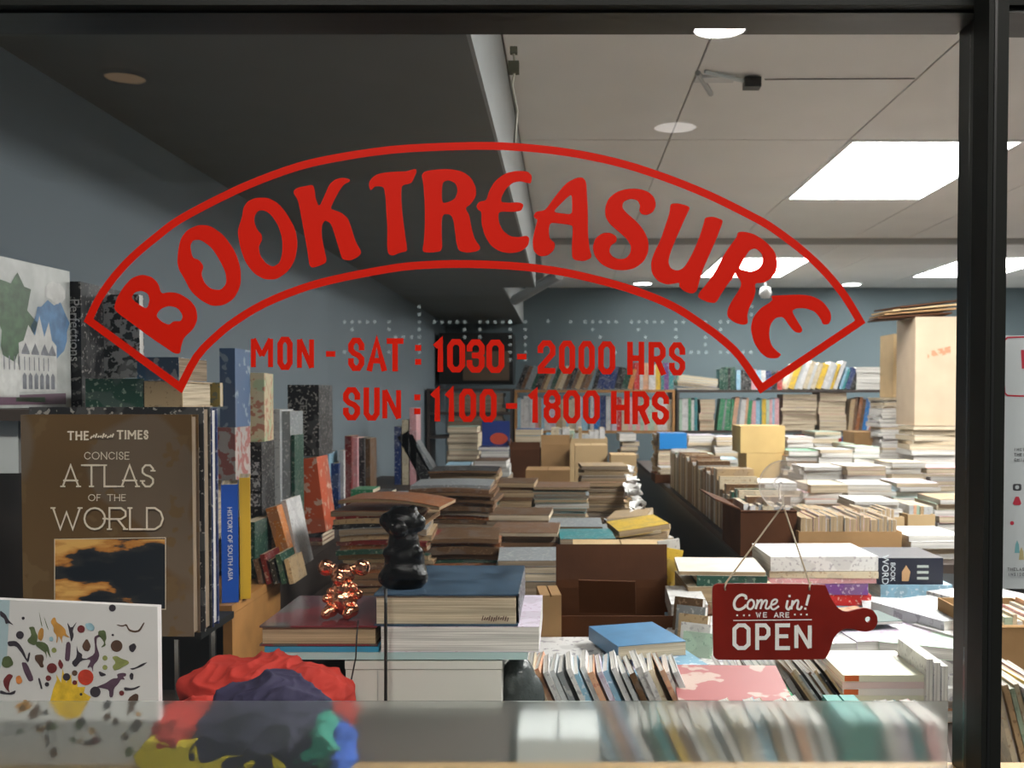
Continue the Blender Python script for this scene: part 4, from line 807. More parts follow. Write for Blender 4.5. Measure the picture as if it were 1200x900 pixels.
# ------------------------------------------------------------ heap of coloured cloth
def cloth(label, lumps, col, seed, group='cloths heaped behind the glass'):
    bm = bmesh.new()
    for (x, y, Y, rx, ry, rz) in lumps:
        r = bmesh.ops.create_icosphere(bm, subdivisions=4, radius=1); c = at(x, y, Y); k = Y/F
        for vtx in r['verts']: vtx.co = Vector((vtx.co.x*rx*k, vtx.co.y*ry, vtx.co.z*rz*k))+c
    me = bpy.data.meshes.new('cloth'); bm.to_mesh(me); bm.free(); o = bpy.data.objects.new('folded_cloth', me); COL.objects.link(o)
    m = o.modifiers.new('r', 'REMESH'); m.mode = 'VOXEL'; m.voxel_size = .0025
    m = o.modifiers.new('s', 'SMOOTH'); m.factor = .6; m.iterations = 10
    dg = bpy.context.evaluated_depsgraph_get(); me2 = bpy.data.meshes.new_from_object(o.evaluated_get(dg)); o.modifiers.clear(); o.data = me2
    off = Vector((seed*3.1, seed*1.7, seed))
    ctr = Vector(lumps[0][:3]); ctr = at(ctr.x, ctr.y, ctr.z)
    nn = [v.normal.copy() for v in me2.vertices]
    for v, n_ in zip(me2.vertices, nn):
        p = v.co; q = Vector((p.x*9+p.z*5, p.y*9, p.z*14-p.x*6))+off
        d = (1-abs(noise.noise(q)))**4*.012+(1-abs(noise.noise(q*2.3+off)))**4*.008+(1-abs(noise.noise(q*5+off)))**4*.0025+noise.noise(p*7+off)*.008
        v.co = p+n_*(d-.006)
        if v.co.z < zb+.001: v.co.z = zb+.001
        if v.co.y < GY+.0082: v.co.y = GY+.0082+abs(v.co.y-GY-.0082)*.01
    for p in me2.polygons: p.use_smooth = True
    base = Vector((ctr.x, ctr.y, zb)); me2.transform(Matrix.Translation(-base)); o.location = base
    me2.materials.clear(); me2.materials.append(plain('cloth_'+label.split()[0], col, .8, bump=.3, bscale=900, var=.12, vscale=25)); tag(o, label, 'cloth', group)
cloth('bright red cloth heaped at the back of the pile', [(300, 812, 1.44, 78, .07, 42), (355, 830, 1.42, 52, .07, 48), (262, 812, 1.42, 45, .05, 30), (225, 845, 1.285, 44, .07, 16), (208, 856, 1.255, 30, .05, 22)], (.40, .018, .008), 1)
cloth('dark navy purple cloth spread across the middle of the pile', [(318, 846, 1.29, 66, .075, 54), (275, 868, 1.265, 66, .06, 28), (348, 872, 1.265, 58, .06, 36), (238, 856, 1.28, 34, .05, 14), (300, 885, 1.26, 62, .05, 20)], (.018, .013, .048), 2)
cloth('yellow cloth crumpled along the bottom of the pile', [(195, 882, 1.232, 28, .03, 18), (235, 890, 1.232, 50, .03, 10), (285, 889, 1.232, 34, .028, 12), (312, 890, 1.232, 34, .03, 9), (215, 880, 1.232, 40, .03, 12)], (.78, .58, .02), 3)
cloth('teal green cloth at the lower right of the pile', [(366, 880, 1.24, 26, .04, 20), (380, 866, 1.24, 16, .04, 26), (350, 892, 1.24, 22, .03, 7)], (.03, .30, .22), 4)
cloth('small bright blue cloth beside the white box', [(398, 880, 1.24, 9, .03, 24), (400, 892, 1.24, 12, .03, 12)], (.02, .10, .50), 5)
# ============================================================ middle of the shop: stacks of magazines
DB = ['dull brown', 'brown', 'black', 'dark green', 'dull brown', 'rust', 'dull brown', 'grey']
DB2 = DB+['rust', 'dark red', 'dull brown', 'tan']
MIX = ['dull brown', 'tan', 'pale grey', 'brown', 'teal', 'grey', 'tan', 'grey']
WH = ['white', 'white', 'cream', 'pale grey', 'white', 'lilac', 'light blue', 'peach', 'white', 'pink', 'tan', 'pale green', 'pale grey']
BR = ['white', 'cream', 'light blue', 'pink', 'yellow', 'teal', 'red', 'blue', 'peach', 'purple', 'green', 'white', 'grey', 'navy', 'white', 'lilac']
T0 = 1.0
stack(394, 504, 600, 2.56, T0, 15, DB2, 'fanned brown stack left of the black figurine', .25, face=['lie_fore', 'lie_spine'], tone=['brown', 'brown', 'tan', 'dim'], jit=.012, yaw=.07, sag=.007, word='magazine', fan=-.05)
book('brown curled magazine on top of the fanned brown stack', at(452, 0, 2.5).x, 2.66, at(0, 598, 2.56).z+.008, .27, .2, .009, 'lie_fore', 'rust', 'tan', rot=(0, .05, -.1), sag=.012)
stack(480, 580, 570, 3.1, T0, 18, DB, 'wide dark stack behind the black figurine', .27, face=['lie_fore', 'lie_spine'], tone=['brown', 'dim', 'brown'], jit=.012, sag=.008, word='magazine')
stack(500, 583, 552, 3.5, T0, 14, DB+['grey'], 'dark stack farther back behind the black figurine', .25, tone=['brown', 'dim', 'tan'], sag=.004, word='magazine')
stack(498, 590, 632, 2.62, T0, 9, DB2, 'low stack right of the black figurine', .24, face=['lie_fore', 'lie_spine'], tone=['brown', 'brown', 'tan'], sag=.005, word='magazine', jit=.015)
stack(577, 626, 566, 3.62, T0, 12, ['tan', 'dull brown', 'brown'], 'tan stack at the centre of the shop', .24, tone=['tan', 'tan', 'brown'], word='magazine')
stack(568, 642, 604, 3.1, T0, 8, MIX, 'pinkish stack in front of the tan stack', .24, tone=['dim', 'tan', 'cream'], word='magazine', jit=.014)
stack(574, 658, 624, 2.78, T0, 8, DB+['dull brown'], 'dark stack below the tan and pinkish stacks', .24, tone=['brown', 'dim', 'cream'], word='magazine', jit=.014)
stack(580, 664, 657, 2.4, T0, 5, ['dull brown', 'grey', 'brown', 'dull brown'], 'short stack just behind the blue grey hardback', .22, tone=['dim', 'cream'], word='magazine')
stack(624, 690, 571, 3.62, T0, 15, MIX, 'tall neat stack right of the tan stack', .24, tone=['cream', 'dim', 'tan', 'white'], word='magazine')
stack(640, 714, 617, 3.0, T0, 8, MIX, 'greenish stack in front of the tall neat stack', .24, tone=['dim', 'cream', 'brown'], word='magazine', jit=.016, yaw=.08)
stack(652, 722, 632, 2.75, T0, 6, MIX, 'low grey stack behind the yellow folder box', .22, tone=['dim', 'cream'], word='magazine', jit=.014)
stack(680, 735, 546, 3.95, T0, 19, ['tan', 'peach', 'pale grey', 'rust', 'pink', 'tan', 'dull brown'], 'tall pinkish brown stack next to the aisle', .24, tone=['tan', 'tan', 'cream', 'dim'], word='magazine')
stack(716, 764, 606, 3.25, T0, 9, ['tan', 'brown', 'white', 'pale grey'], 'leaning tan stack along the aisle', .24, tone=['tan', 'cream'], word='magazine', slope=-.10, yaw=.2)
stack(724, 785, 618, 2.85, T0, 9, ['tan', 'yellow', 'purple', 'cream', 'white'], 'splayed yellow and purple stack along the aisle', .24, tone=['tan', 'cream', 'white'], word='magazine', slope=-.14, yaw=.25, jit=.012)
# crumpled white papers spilling along the aisle side of the stacks
rr = random.Random(11)
for k in range(26):
    t = k/25; Y = 4.2-1.75*t; x = .262+.012*rr.random(); py = 552+118*t
    z = at(0, py-8*rr.random(), Y).z; s = .055
    v = [(0, 0, 0)]; n = 9
    vs = []; fs = []
    for i in range(4):
        for j in range(4): vs.append(((i/3-.5)*s+rr.uniform(-.012, .012), (j/3-.5)*s*1.6+rr.uniform(-.012, .012), rr.uniform(-.018, .018)))
    for i in range(3):
        for j in range(3): a = i*4+j; fs.append([a, a+4, a+5, a+1])
    o = mesh_obj('loose_paper', vs, fs, white_print); o.modifiers.new('t', 'SOLIDIFY').thickness = .0006; o.location = (x, Y, z-.01)
    tag(o, 'crumpled white paper sheet, %s from the near end of the aisle side' % (ORD[25-k] if k < 25 else 'first'), 'paper', 'crumpled papers along the aisle')
carton(672, 790, 647, 2.52, T0, 'shallow yellow cardboard folder box above the open brown box', depth=.2, mat=card_pale)
o = MB().box(-.03, .01, -.0006, 0, -.03, -.002).box(.02, .05, -.0006, 0, -.034, -.004, 0).ob('printed_label', plain('label_grey', (.32, .35, .36), .6)); l_ = at(762, 647, 2.519); o.location = l_+Vector((.01, 0, 0)); tag(o, 'grey printed label stuck on the yellow folder box', 'label')
# open brown box in front
carton(650, 800, 722, 1.98, .955, 'open dark brown cardboard box behind the blue book', depth=.30, mat=card_dark, open_=True, flaps=[('b', .12, .10), ('r', 1.5, .07)])
o = MB().box(-.062, .062, -.003, .003, 0, .075).ob('cardboard_flap', card_dark); l_ = at(712, 718, 2.16); o.location = l_; o.rotation_euler = (.2, 0, -.15); tag(o, 'creased loose brown cardboard sheet standing inside the open box', 'cardboard')
carton(630, 655, 700, 1.93, .955, 'small orange brown carton beside the white book pile', depth=.1, mat=card, rotz=.1)
for k in range(5):
    x0, x1, _, zt = prect(783+k*3, 800+k*2, 690+11*k, 700, 1.95)
    book('grey green magazine leaning against the right side of the brown box, %s' % (('rearmost', 'second', 'middle', 'fourth', 'nearest')[k]), (x0+x1)/2+.012, 1.93-.02*k, .955+.018*k, .06, .014, .20-.03*k, 'cover', ['dull brown', 'grey', 'tan', 'white', 'pale green'][k], 'white', rot=(-.2, 0, -.5))
for i, (a, b, t, c) in enumerate(((755, 775, 655, 'yellow'), (770, 790, 648, 'yellow'), (778, 800, 640, 'white'))):
    p = at((a+b)/2, t+25, 2.35)
    o = book(('yellow paper leaflet sticking up behind the brown box, leftmost', 'yellow paper leaflet sticking up behind the brown box, rightmost', 'white torn leaflet sticking up behind the yellow leaflets')[i], p.x, 2.35+.03*i, p.z-.03, .055, .005, .09, 'cover', c, 'white', rot=(.1, .5-.3*i, .2), parts=False)
# back of the middle table
carton(598, 633, 527, 5.0, T0, 'brown open carton with a raised flap at the centre back, left of two', depth=.25, mat=card_dark, open_=True, flaps=[('f', -.25, .04), ('l', .3, .05)])
carton(634, 668, 521, 5.0, T0, 'brown open carton with a raised flap at the centre back, right of two', depth=.25, mat=card, open_=True, flaps=[('f', -.2, .05), ('r', .3, .05)])
carton(616, 668, 552, 4.5, T0, 'orange brown carton in front of the two open brown cartons', depth=.24, mat=card)
carton(674, 712, 523, 4.9, T0, 'beige carton behind the tall pinkish brown stack', depth=.25, mat=card_pale)
carton(716, 746, 534, 4.75, T0, 'pale carton at the aisle behind the pinkish brown stack', depth=.2, mat=card_pale)
carton(746, 770, 553, 4.75, T0, 'small pale carton on the aisle corner of the long table', depth=.2, mat=card_pale) if False else None
carton(638, 712, 514, 5.7, T0, 'tan carton packed with white books below the HRS lettering', depth=.3, mat=card_pale, open_=True)
row(640, 710, 500, 5.72, T0+.02, 11, WH, 'tan carton packed with white books', .22)
stack(605, 637, 503, 5.6, T0, 9, ['blue', 'teal', 'light blue', 'white', 'grey'], 'bluish stack left of the tan carton', .2)
stack(562, 597, 524, 4.9, T0, 10, ['black', 'white', 'navy', 'grey', 'pale grey'], 'stack under the blue picture book', .22, tone='white')
o = book('blue picture book with a red ball propped up on a stack', at(580, 0, 5.0).x, 5.02, at(0, 523.5, 4.9).z, .14, .015, .125, 'cover', 'blue', covmat=plain('deep_blue', (.02, .045, .22), .4))
mesh_obj('printed_ball', [(.015+.045*math.cos(2*PI*k/20), -.0082, .035+.03*math.sin(2*PI*k/20)) for k in range(20)], [list(range(20))], plain('ball_red', (.55, .07, .03), .5), kid(o))
stack(524, 560, 500, 5.2, T0, 12, ['grey', 'pale grey', 'dark red', 'black', 'cream', 'pale green'], 'mixed stack left of the blue picture book', .24)
stack(521, 552, 545, 4.4, T0, 10, ['pale grey', 'white', 'dull brown', 'light blue'], 'pale stack behind the wide dark stacks', .24, tone='white')
stack(556, 597, 540, 4.3, T0, 10, ['dull brown', 'light blue', 'white', 'grey', 'teal'], 'bluish white stack at the left centre', .24, tone=['white', 'dim'])
o = book('open white magazine draped over the pale stack at left centre', at(512, 0, 4.3).x, 4.45, at(0, 558, 4.4).z, .12, .2, .012, 'lie_fore', 'white', 'white', rot=(0, -.5, .2), sag=.01)
# ============================================================ back bookcases
K7 = 7.52
def z7(py): return at(0, py, K7).z
for lv, (zz_, top) in enumerate(((1.44, 452), (1.26, 478), (1.0, 512))):
    stack(524, 592, top, K7, zz_+.001, 4, ['black', 'grey', 'dull brown', 'pale grey'], 'far left bookcase, %s shelf' % ('upper', 'middle', 'lower')[lv], .25, parts=False, tone='dim', zt=(1.585, 1.415, 1.235)[lv])
row(604, 690, 429, K7, 1.611, 17, ['black', 'dark green', 'dull brown', 'brown', 'black', 'tan', 'grey', 'cream'], 'top shelf below the numerals 2000', lean=.38)
row(694, 742, 430, K7, 1.611, 7, ['black', 'navy', 'dark green', 'teal', 'orange'], 'top shelf below the first HRS', lean=.25)
row(743, 790, 424, K7, 1.611, 8, BR, 'top shelf right of the first HRS', lean=0)
row(606, 690, 464, K7, 1.301, 16, ['white', 'pink', 'lilac', 'cream', 'light blue', 'white', 'tan'], 'second shelf behind the numerals 1800')
row(692, 716, 463, K7, 1.301, 4, ['navy', 'blue', 'navy', 'white'], 'second shelf, blue group')
row(717, 790, 464, K7, 1.301, 13, ['pink', 'white', 'red', 'cream', 'pale green', 'lilac'], 'second shelf behind the second HRS')
stack(793, 842, 441, K7, 1.611, 5, ['light blue', 'pale green', 'white', 'blue'], 'blue pile on the back right bookcase', .2, parts=False, slope=.12)
row(843, 862, 430, K7, 1.611, 5, ['white', 'black', 'dark green', 'grey'], 'gap right of the blue pile')
row(863, 918, 432, K7, 1.611, 10, ['white', 'navy', 'pink', 'light blue', 'black', 'red'], 'top shelf inside the right arch corner')
row(920, 982, 424, K7, 1.611, 12, ['white', 'cream', 'yellow', 'dark green', 'white', 'pale grey', 'white', 'cream'], 'white leaning row, back right', lean=.33)
row(983, 1001, 430, K7, 1.611, 4, ['light blue', 'teal', 'navy', 'black'], 'blue leaning group, back right', lean=.33, cols=['light blue', 'teal', 'navy', 'black'])
stack(1004, 1040, 430, K7, 1.611, 5, ['white', 'cream', 'white'], 'white pile atop the back right bookcase', .22, tone='white')
row(793, 818, 465, K7, 1.301, 5, ['pale green', 'green', 'white', 'teal'], 'lower shelf, greenish group')
stack(820, 838, 468, K7, 1.301, 6, ['peach', 'orange', 'pink'], 'peach pile on the lower shelf', .2, parts=False)
row(840, 880, 465, K7, 1.301, 9, ['light blue', 'peach', 'white', 'green', 'blue', 'white', 'grey'], 'lower shelf, blue and white group', lean=.1)
row(881, 914, 465, K7, 1.301, 8, ['light blue', 'yellow', 'white', 'pale green', 'teal', 'pink'], 'lower shelf, striped group')
stack(916, 958, 462, K7, 1.301, 7, ['dark red', 'pink', 'blue', 'teal', 'white', 'brown', 'pink'], 'dark and pink pile on the lower shelf', .22, parts=False)
stack(960, 992, 459, K7, 1.301, 7, ['white', 'light blue', 'cream', 'pink', 'peach'], 'pale pile on the lower shelf', .22, parts=False)
row(994, 1030, 465, K7, 1.301, 9, BR, 'red group, lower shelf', lean=.12, cols=['tan', 'brown', 'rust', 'dull brown', 'blue', 'pale grey', 'red', 'red', 'white'])
row(606, 700, 510, K7, 1.001, 14, BR, 'lowest shelf of the centre bookcase')
row(800, 1045, 508, K7, 1.001, 40, BR, 'lowest shelf of the back right bookcase')
# ============================================================ right-hand table
T1 = 1.10
AX = .53
# spines facing the aisle
rr = random.Random(5); y = 2.92; k = 0
while y < 5.0:
    t = rr.uniform(.022, .045); zt = rr.uniform(1.26, 1.30) if y > 3.4 else rr.uniform(1.22, 1.27); c = rr.choice(['dull brown', 'tan', 'grey', 'dark green', 'brown', 'pale grey', 'cream', 'dull brown'])
    book('%s book facing the aisle, %s from the window end of its row' % (c, ORD[k] if k else 'first'), AX+.075, y+t/2, T1, .13, t*.97, zt-T1, 'cover', c, 'tan', rot=(0, 0, rr.uniform(-.04, .04)), parts=False, group='books facing the aisle')
    y += t; k += 1
XE = 0
carton(868, 934, 598, 2.80, T1, 'brown open crate with a dark flap at the aisle corner', depth=.32, mat=card_dark, open_=True, flaps=[('l', 1.2, .08), ('f', -2.4, .05)])
row(872, 930, 588, 2.86, T1+.01, 9, ['white', 'black', 'cream', 'grey', 'white'], 'brown open crate at the aisle corner', .2)
carton(936, 1057, 623, 2.76, T1, 'long brown crate with tightly packed white books in front', depth=.34, mat=card, open_=True)
row(939, 1053, 604, 2.77, T1+.006, 17, WH, 'long brown crate, front line', .17, word='paperback', tone='tan', parts=True, face='stand_fore')
row(939, 1050, 596, 2.96, T1+.006, 17, WH, 'long brown crate, rear line', .13, word='paperback', tone='tan', face='stand_fore')
carton(836, 890, 572, 3.72, T1, 'brown carton heaped with white books beside the aisle', depth=.3, mat=card, open_=True)
row(838, 888, 560, 3.76, T1+.01, 8, WH, 'brown carton heaped with white books', .2)
stack(812, 836, 545, 4.35, T1, 7, ['pale grey', 'grey', 'white', 'light blue'], 'grey stack beside the aisle row', .2, parts=False) if False else None
carton(768, 802, 556, 5.2, T1, 'dark brown carton at the far end of the aisle', depth=.25, mat=card_dark, open_=True)
stack(772, 798, 548, 5.24, T1+.01, 5, ['cream', 'white', 'tan'], 'dark brown carton at the far aisle end', .16, parts=False)
carton(1003, 1060, 606, 3.25, T1, 'tan carton with purple books behind the long brown crate', depth=.28, mat=card_pale, open_=True)
stack(1005, 1058, 588, 3.28, T1+.01, 8, ['purple', 'white', 'lilac', 'navy', 'white', 'cream'], 'tan carton behind the long brown crate', .22, tone='white')
carton(1064, 1096, 603, 3.25, T1, 'tan carton next to the dark window post', depth=.28, mat=card_pale, open_=True)
row(1066, 1094, 592, 3.28, T1+.01, 6, WH+['tan'], 'tan carton next to the post', .2)
cells = [  # px0, px1, top, Y, n, palette, description
 (727, 747, 508, 5.9, 6, ['purple', 'white', 'navy', 'grey'], 'purple and white stack at the far aisle end'), (805, 838, 510, 5.6, 8, WH, 'white pile right of the bright blue book'), (839, 867, 512, 5.5, 8, WH+['teal'], 'white pile left of the yellow carton'),
 (803, 835, 532, 4.9, 7, WH+['teal', 'grey'], 'low white pile below the bright blue book'), (836, 866, 538, 4.85, 6, WH+['green'], 'low white pile below the yellow carton'),
 (921, 952, 512, 5.6, 8, WH+['peach'], 'white pile right of the yellow carton'), (953, 985, 506, 5.7, 8, WH, 'white pile below the pale pile'), (986, 1002, 520, 5.5, 7, WH, 'narrow white pile left of the brown box'),
 (922, 960, 528, 4.9, 6, ['white', 'green', 'peach', 'white', 'cream'], 'pile with a green cover at right centre'), (961, 1000, 527, 4.85, 6, WH, 'pile left of the purple cover at right centre'), (1001, 1032, 524, 5.0, 6, ['white', 'purple', 'pale green', 'cream'], 'pile with a purple cover at right centre'),
 (938, 990, 547, 4.3, 5, WH, 'wide pile behind the suction cup'), (992, 1040, 546, 4.25, 5, WH, 'wide pile behind the tan cartons'), (1042, 1085, 542, 4.3, 5, WH+['tan'], 'wide pile left of the dark post'), (1086, 1130, 548, 4.3, 5, WH, 'wide pile partly behind the dark post'),
 (893, 940, 566, 3.7, 5, WH+['peach'], 'low pile just behind the suction cup'), (943, 990, 568, 3.65, 4, WH+['pink', 'peach'], 'low pile right of the suction cup'), (993, 1045, 568, 3.7, 4, WH, 'low wide pile behind the purple books'), (1048, 1100, 566, 3.7, 5, WH, 'low wide pile beside the dark post'), (1100, 1150, 585, 3.3, 4, WH+['tan'], 'pile half hidden by the dark post'), (1062, 1135, 628, 2.74, 3, WH, 'low pile above the black paperback'),
 (1032, 1068, 466, 6.0, 16, ['white', 'white', 'cream', 'lilac', 'pale grey'], 'tall white stack left of the big cartons'), (1070, 1125, 500, 5.3, 9, ['cream', 'tan', 'white', 'peach', 'white'], 'pale stack under the big cartons')]
for (a, b, t, Y, n, pal, ds) in cells:
    stack(a, b, t, Y, T1, int(n*1.4), pal, ds, .22 if Y < 5 else .25, word='paperback', tone=['white', 'cream', 'white'], jit=.012, yaw=.09, parts=(b-a) > 34)
stack(748, 771, 509, 5.6, T1, 10, ['white', 'teal', 'pale grey', 'dark green', 'light blue', 'black'], 'white and teal stack left of the bright blue book', .2, parts=False, tone='white') if at(748, 0, 5.6).x > .5 else stack(768, 771, 509, 5.6, T1, 10, ['white'], 'x', .2)
stack(773, 804, 527, 5.5, T1, 7, ['pink', 'peach', 'cream', 'white'], 'pinkish stack under the bright blue book', .2, parts=False)
x0, x1, z0, z1 = prect(773, 805, 508, 526.5, 5.5)
book('bright blue thick boxed book lying near the far aisle end', (x0+x1)/2, 5.6, z0+.001, x1-x0, .2, z1-z0, 'lie_spine', 'blue', covmat=plain('vivid_blue', (.01, .20, .55), .4))
for (a, b, t, zz0, zz1, lab) in ((875, 920, 532, T1, 532, 'yellow cardboard box under another at the back right centre'), (868, 920, 500, None, 500, 'yellow cardboard box stacked on another at the back right centre')):
    z_lo = zz0 if zz0 else at(0, 531, 5.0).z+.001
    carton(a, b, t, 5.0, z_lo, lab, depth=.25, mat=plain('yellow_card', (.55, .38, .15), .8, var=.1))
carton(1001, 1028, 507, 6.2, T1, 'small brown box under the red and blue group', depth=.25, mat=card)
# big cartons at the right
carton(1047, 1076, 392, 6.02, at(0, 466, 6.0).z+.002, 'pale carton with dents standing behind the tall cream carton', depth=.25, mat=card_pale) 
bc = carton(1073, 1150, 372, 5.35, at(0, 500, 5.3).z+.004, 'tall cream carton with a red stamp beside the dark window post', depth=.30, mat=plain('cream_card', (.50, .38, .27), .8, var=.08))
hwx = (at(1150, 0, 5.35).x-at(1073, 0, 5.35).x)/2; px_m = 5.35/F
mesh_obj('red_stamp', [(-hwx+14*px_m, -.1508, .36), (-hwx+41*px_m, -.1508, .39), (-hwx+41*px_m, -.1508, .43), (-hwx+14*px_m, -.1508, .40)], [[0, 1, 2, 3]], printed('stamp', (.50, .37, .26), (.55, .16, .08), 40, .46), bc)
zf_ = at(0, 371, 5.35).z
for k in range(4):
    o = MB().box(-.2, .19, -.15, .13, 0, .008).ob('flattened_carton', [card_dark, card, card_pale, card_dark][k]); o.location = (at(1080+k*4, 0, 5.35).x, 5.50, zf_+.003+.022*k); o.rotation_euler = (0, -.06-.02*k, .1*k-.1)
    tag(o, 'flattened brown carton on the tall cream carton, %s' % ('lowest', 'second from below', 'third from below', 'topmost')[k], 'cardboard', 'flattened cartons')
# ============================================================ right foreground
T2 = .95
stack(792, 835, 708, 2.0, T2, 6, WH+['grey'], 'white stack left of the hanging OPEN sign', .2, tone='white', jit=.006)
x0, x1, zz0, zz1 = prect(800, 903, 655, 700, 2.14)
z = T2
for i, (t, c, f, tn, lab) in enumerate(((.028, 'white', 'lie_spine', 'white', 'white magazine bundle lowest under the cream topped pile'), (.03, 'light blue', 'lie_spine', 'white', 'pale blue bound volume low in the cream topped pile'), (.03, 'white', 'lie_spine', 'white', 'white bound volume in the middle of the cream topped pile'), (.035, 'tan', 'lie_fore', 'tan', 'tan paged book fourth down in the cream topped pile'),
    (.034, 'brown', 'lie_fore', 'tan', 'tan paged thick book third down in the cream topped pile'), (.034, 'cream', 'lie_fore', 'tan', 'cream book second from the dark green one in the pile'))):
    book(lab, (x0+x1)/2+.004*(i % 3), 2.24, z, (x1-x0)*(1.06 if i < 3 else 1), .2, t-.001, f, c, tn, rot=(0, 0, .03*(i % 2)), group='cream topped pile'); z += t
book('dark green hardback just under the cream cover by the OPEN sign', (x0+x1)/2+.012, 2.23, z, (x1-x0)*.80, .18, .022, 'lie_spine', 'dark green', 'cream', True); z += .0225
book('cream covered book with worn cover topmost beside the twine', (x0+x1)/2-.004, 2.235, z, (x1-x0)*.98, .19, .009, 'lie_fore', 'cream', 'tan', rot=(0, 0, -.06), covmat=plain('worn_cream', (.62, .57, .48), .6, var=.15, vscale=20))
# white tall pile behind the sign
z = T2
for i, (t, c, lab) in enumerate(((.045, 'white', 'white volume lowest in the pile behind the paddle handle'), (.045, 'cream', 'cream volume second lowest in the pile behind the paddle handle'), (.043, 'light blue', 'pale blue volume under the red book behind the sign'), (.025, 'red', 'red spined book in the white pile above the paddle handle'), (.025, 'purple', 'purple and black spined book above the red one'), (.012, 'pink', 'pink and white spined book above the purple one'), (.016, 'cream', 'cream spined book under the top white volume'), (.034, 'white', 'thick white volume topping the pile behind the twine'))):
    x0, x1, _, _ = prect(905, 1032 if i > 4 else 1022, 650, 700, 2.2)
    book(lab, (x0+x1)/2-.004*(i % 3), 2.31, z, (x1-x0), .2, t-.001, 'lie_spine', c, 'white', rot=(0, 0, (-.03, .02)[i % 2]), group='white pile behind the twine'); z += t
z = T2
for i in range(5):
    x0, x1, _, _ = prect(1034, 1118, 650, 700, 2.32)
    book('%s magazine bundle, %s under the black paperback by the dark post' % (('white', 'cream', 'pale grey', 'white', 'light blue')[i], ('lowest', 'fourth', 'third', 'second', 'directly')[i]), (x0+x1)/2, 2.43, z, (x1-x0), .2, .0305, 'lie_spine', ('white', 'cream', 'pale grey', 'white', 'light blue')[i], 'white', rot=(0, 0, random.uniform(-.05, .05))); z += .0315
x0, x1, z0, z1 = prect(1027, 1106, 655, 686, 2.33)
bkb = book('thick black paperback with white lettering lying by the dark post', (x0+x1)/2, 2.42, z, x1-x0, .17, z1-z0, 'lie_spine', 'black', 'cream', covmat=plain('black_cover', (.012, .015, .03), .35))
fy = -.0862
text_mesh('WORDS', .022, cyan_w, bkb, (-.058, fy, .03), (PI/2, PI/2, 0)); text_mesh('BOOK', .016, cyan_w, bkb, (-.040, fy, .03), (PI/2, PI/2, 0))
mesh_obj('spine_figure', [(x, fy, q) for x, q in ((-.018, .008), (-.002, .008), (.002, .03), (-.008, .046), (-.018, .03))], [[0, 1, 2, 3, 4]], plain('spine_gold', (.5, .3, .15), .5), kid(bkb))
for k in range(3): mesh_obj('title_bar', [(.018, fy, .012+.014*k), (.045, fy, .012+.014*k), (.045, fy, .018+.014*k), (.018, fy, .018+.014*k)], [[0, 1, 2, 3]], plain('title_grey', (.4, .45, .42), .5), kid(bkb))
# scattered white magazines
rr = random.Random(21)
spots = [(1003, 727, 2.06, 6), (1064, 716, 2.10, 6), (1100, 715, 2.02, 6), (975, 742, 1.93, 5), (1035, 742, 1.92, 5), (1090, 748, 1.88, 6), (1150, 742, 1.9, 6), (1160, 700, 2.2, 7), (845, 735, 1.98, 5), (900, 738, 1.96, 5), (640, 766, 1.80, 5), (700, 778, 1.76, 5), (765, 778, 1.76, 4), (820, 778, 1.80, 4)]
where = ['below the paddle handle', 'right of the paddle handle', 'against the dark post, upper', 'under the sign bottom right corner', 'below the paddle handle, nearer the window', 'against the dark post, lower', 'behind the dark post', 'behind the dark post, farther in', 'behind the left end of the OPEN sign', 'behind the centre of the OPEN sign', 'right of the long pale portfolio', 'under the blue book, left', 'under the blue book, right', 'between blue book and OPEN sign']
for (px, py, Y, n), wv in zip(spots, where):
    c = at(px, py, Y); z = T2; k = (c.z-T2)/n
    for i in range(n):
        col = rr.choice(['white', 'white', 'pale grey', 'cream', 'lilac', 'light blue', 'white', 'pale green', 'peach'])
        book('%s magazine, %s in the heap %s' % (col, ORD[n-1-i]+(' down' if i < n-1 else ' one'), wv), c.x+rr.uniform(-.012, .012), Y+.03+rr.uniform(-.02, .02), z, rr.uniform(.15, .2), rr.uniform(.17, .21), k*.97, rr.choice(['lie_fore', 'lie_spine', 'lie_left']), col, 'white', rot=(0, 0, rr.uniform(-.5, .5)), group='heap '+wv, covmat=printed('mag_'+col, PAL[col][0], tuple(v*.8+.02 for v in PAL[col][1]), 60, .59, acc2=tuple(v*.8 for v in PAL[col][0])))
        z += k
o = book('dark green glossy folder lying at an angle below the paddle handle', at(1010, 0, 1.95).x, 1.99, at(0, 736, 1.92).z, .17, .10, .006, 'lie_fore', 'dark green', 'white', rot=(0, 0, .2), covmat=plain('green_gloss', (.04, .09, .08), .3))
# blue book lying askew
p = at(738, 757, 1.72)
book('blue paperback lying askew with cream pages towards the window', p.x+.018, 1.82, at(0, 772, 1.74).z, .13, .16, .026, 'lie_left', 'blue', 'cream', rot=(0, 0, .30), covmat=plain('denim_blue', (.07, .20, .36), .4, var=.2, vscale=20))
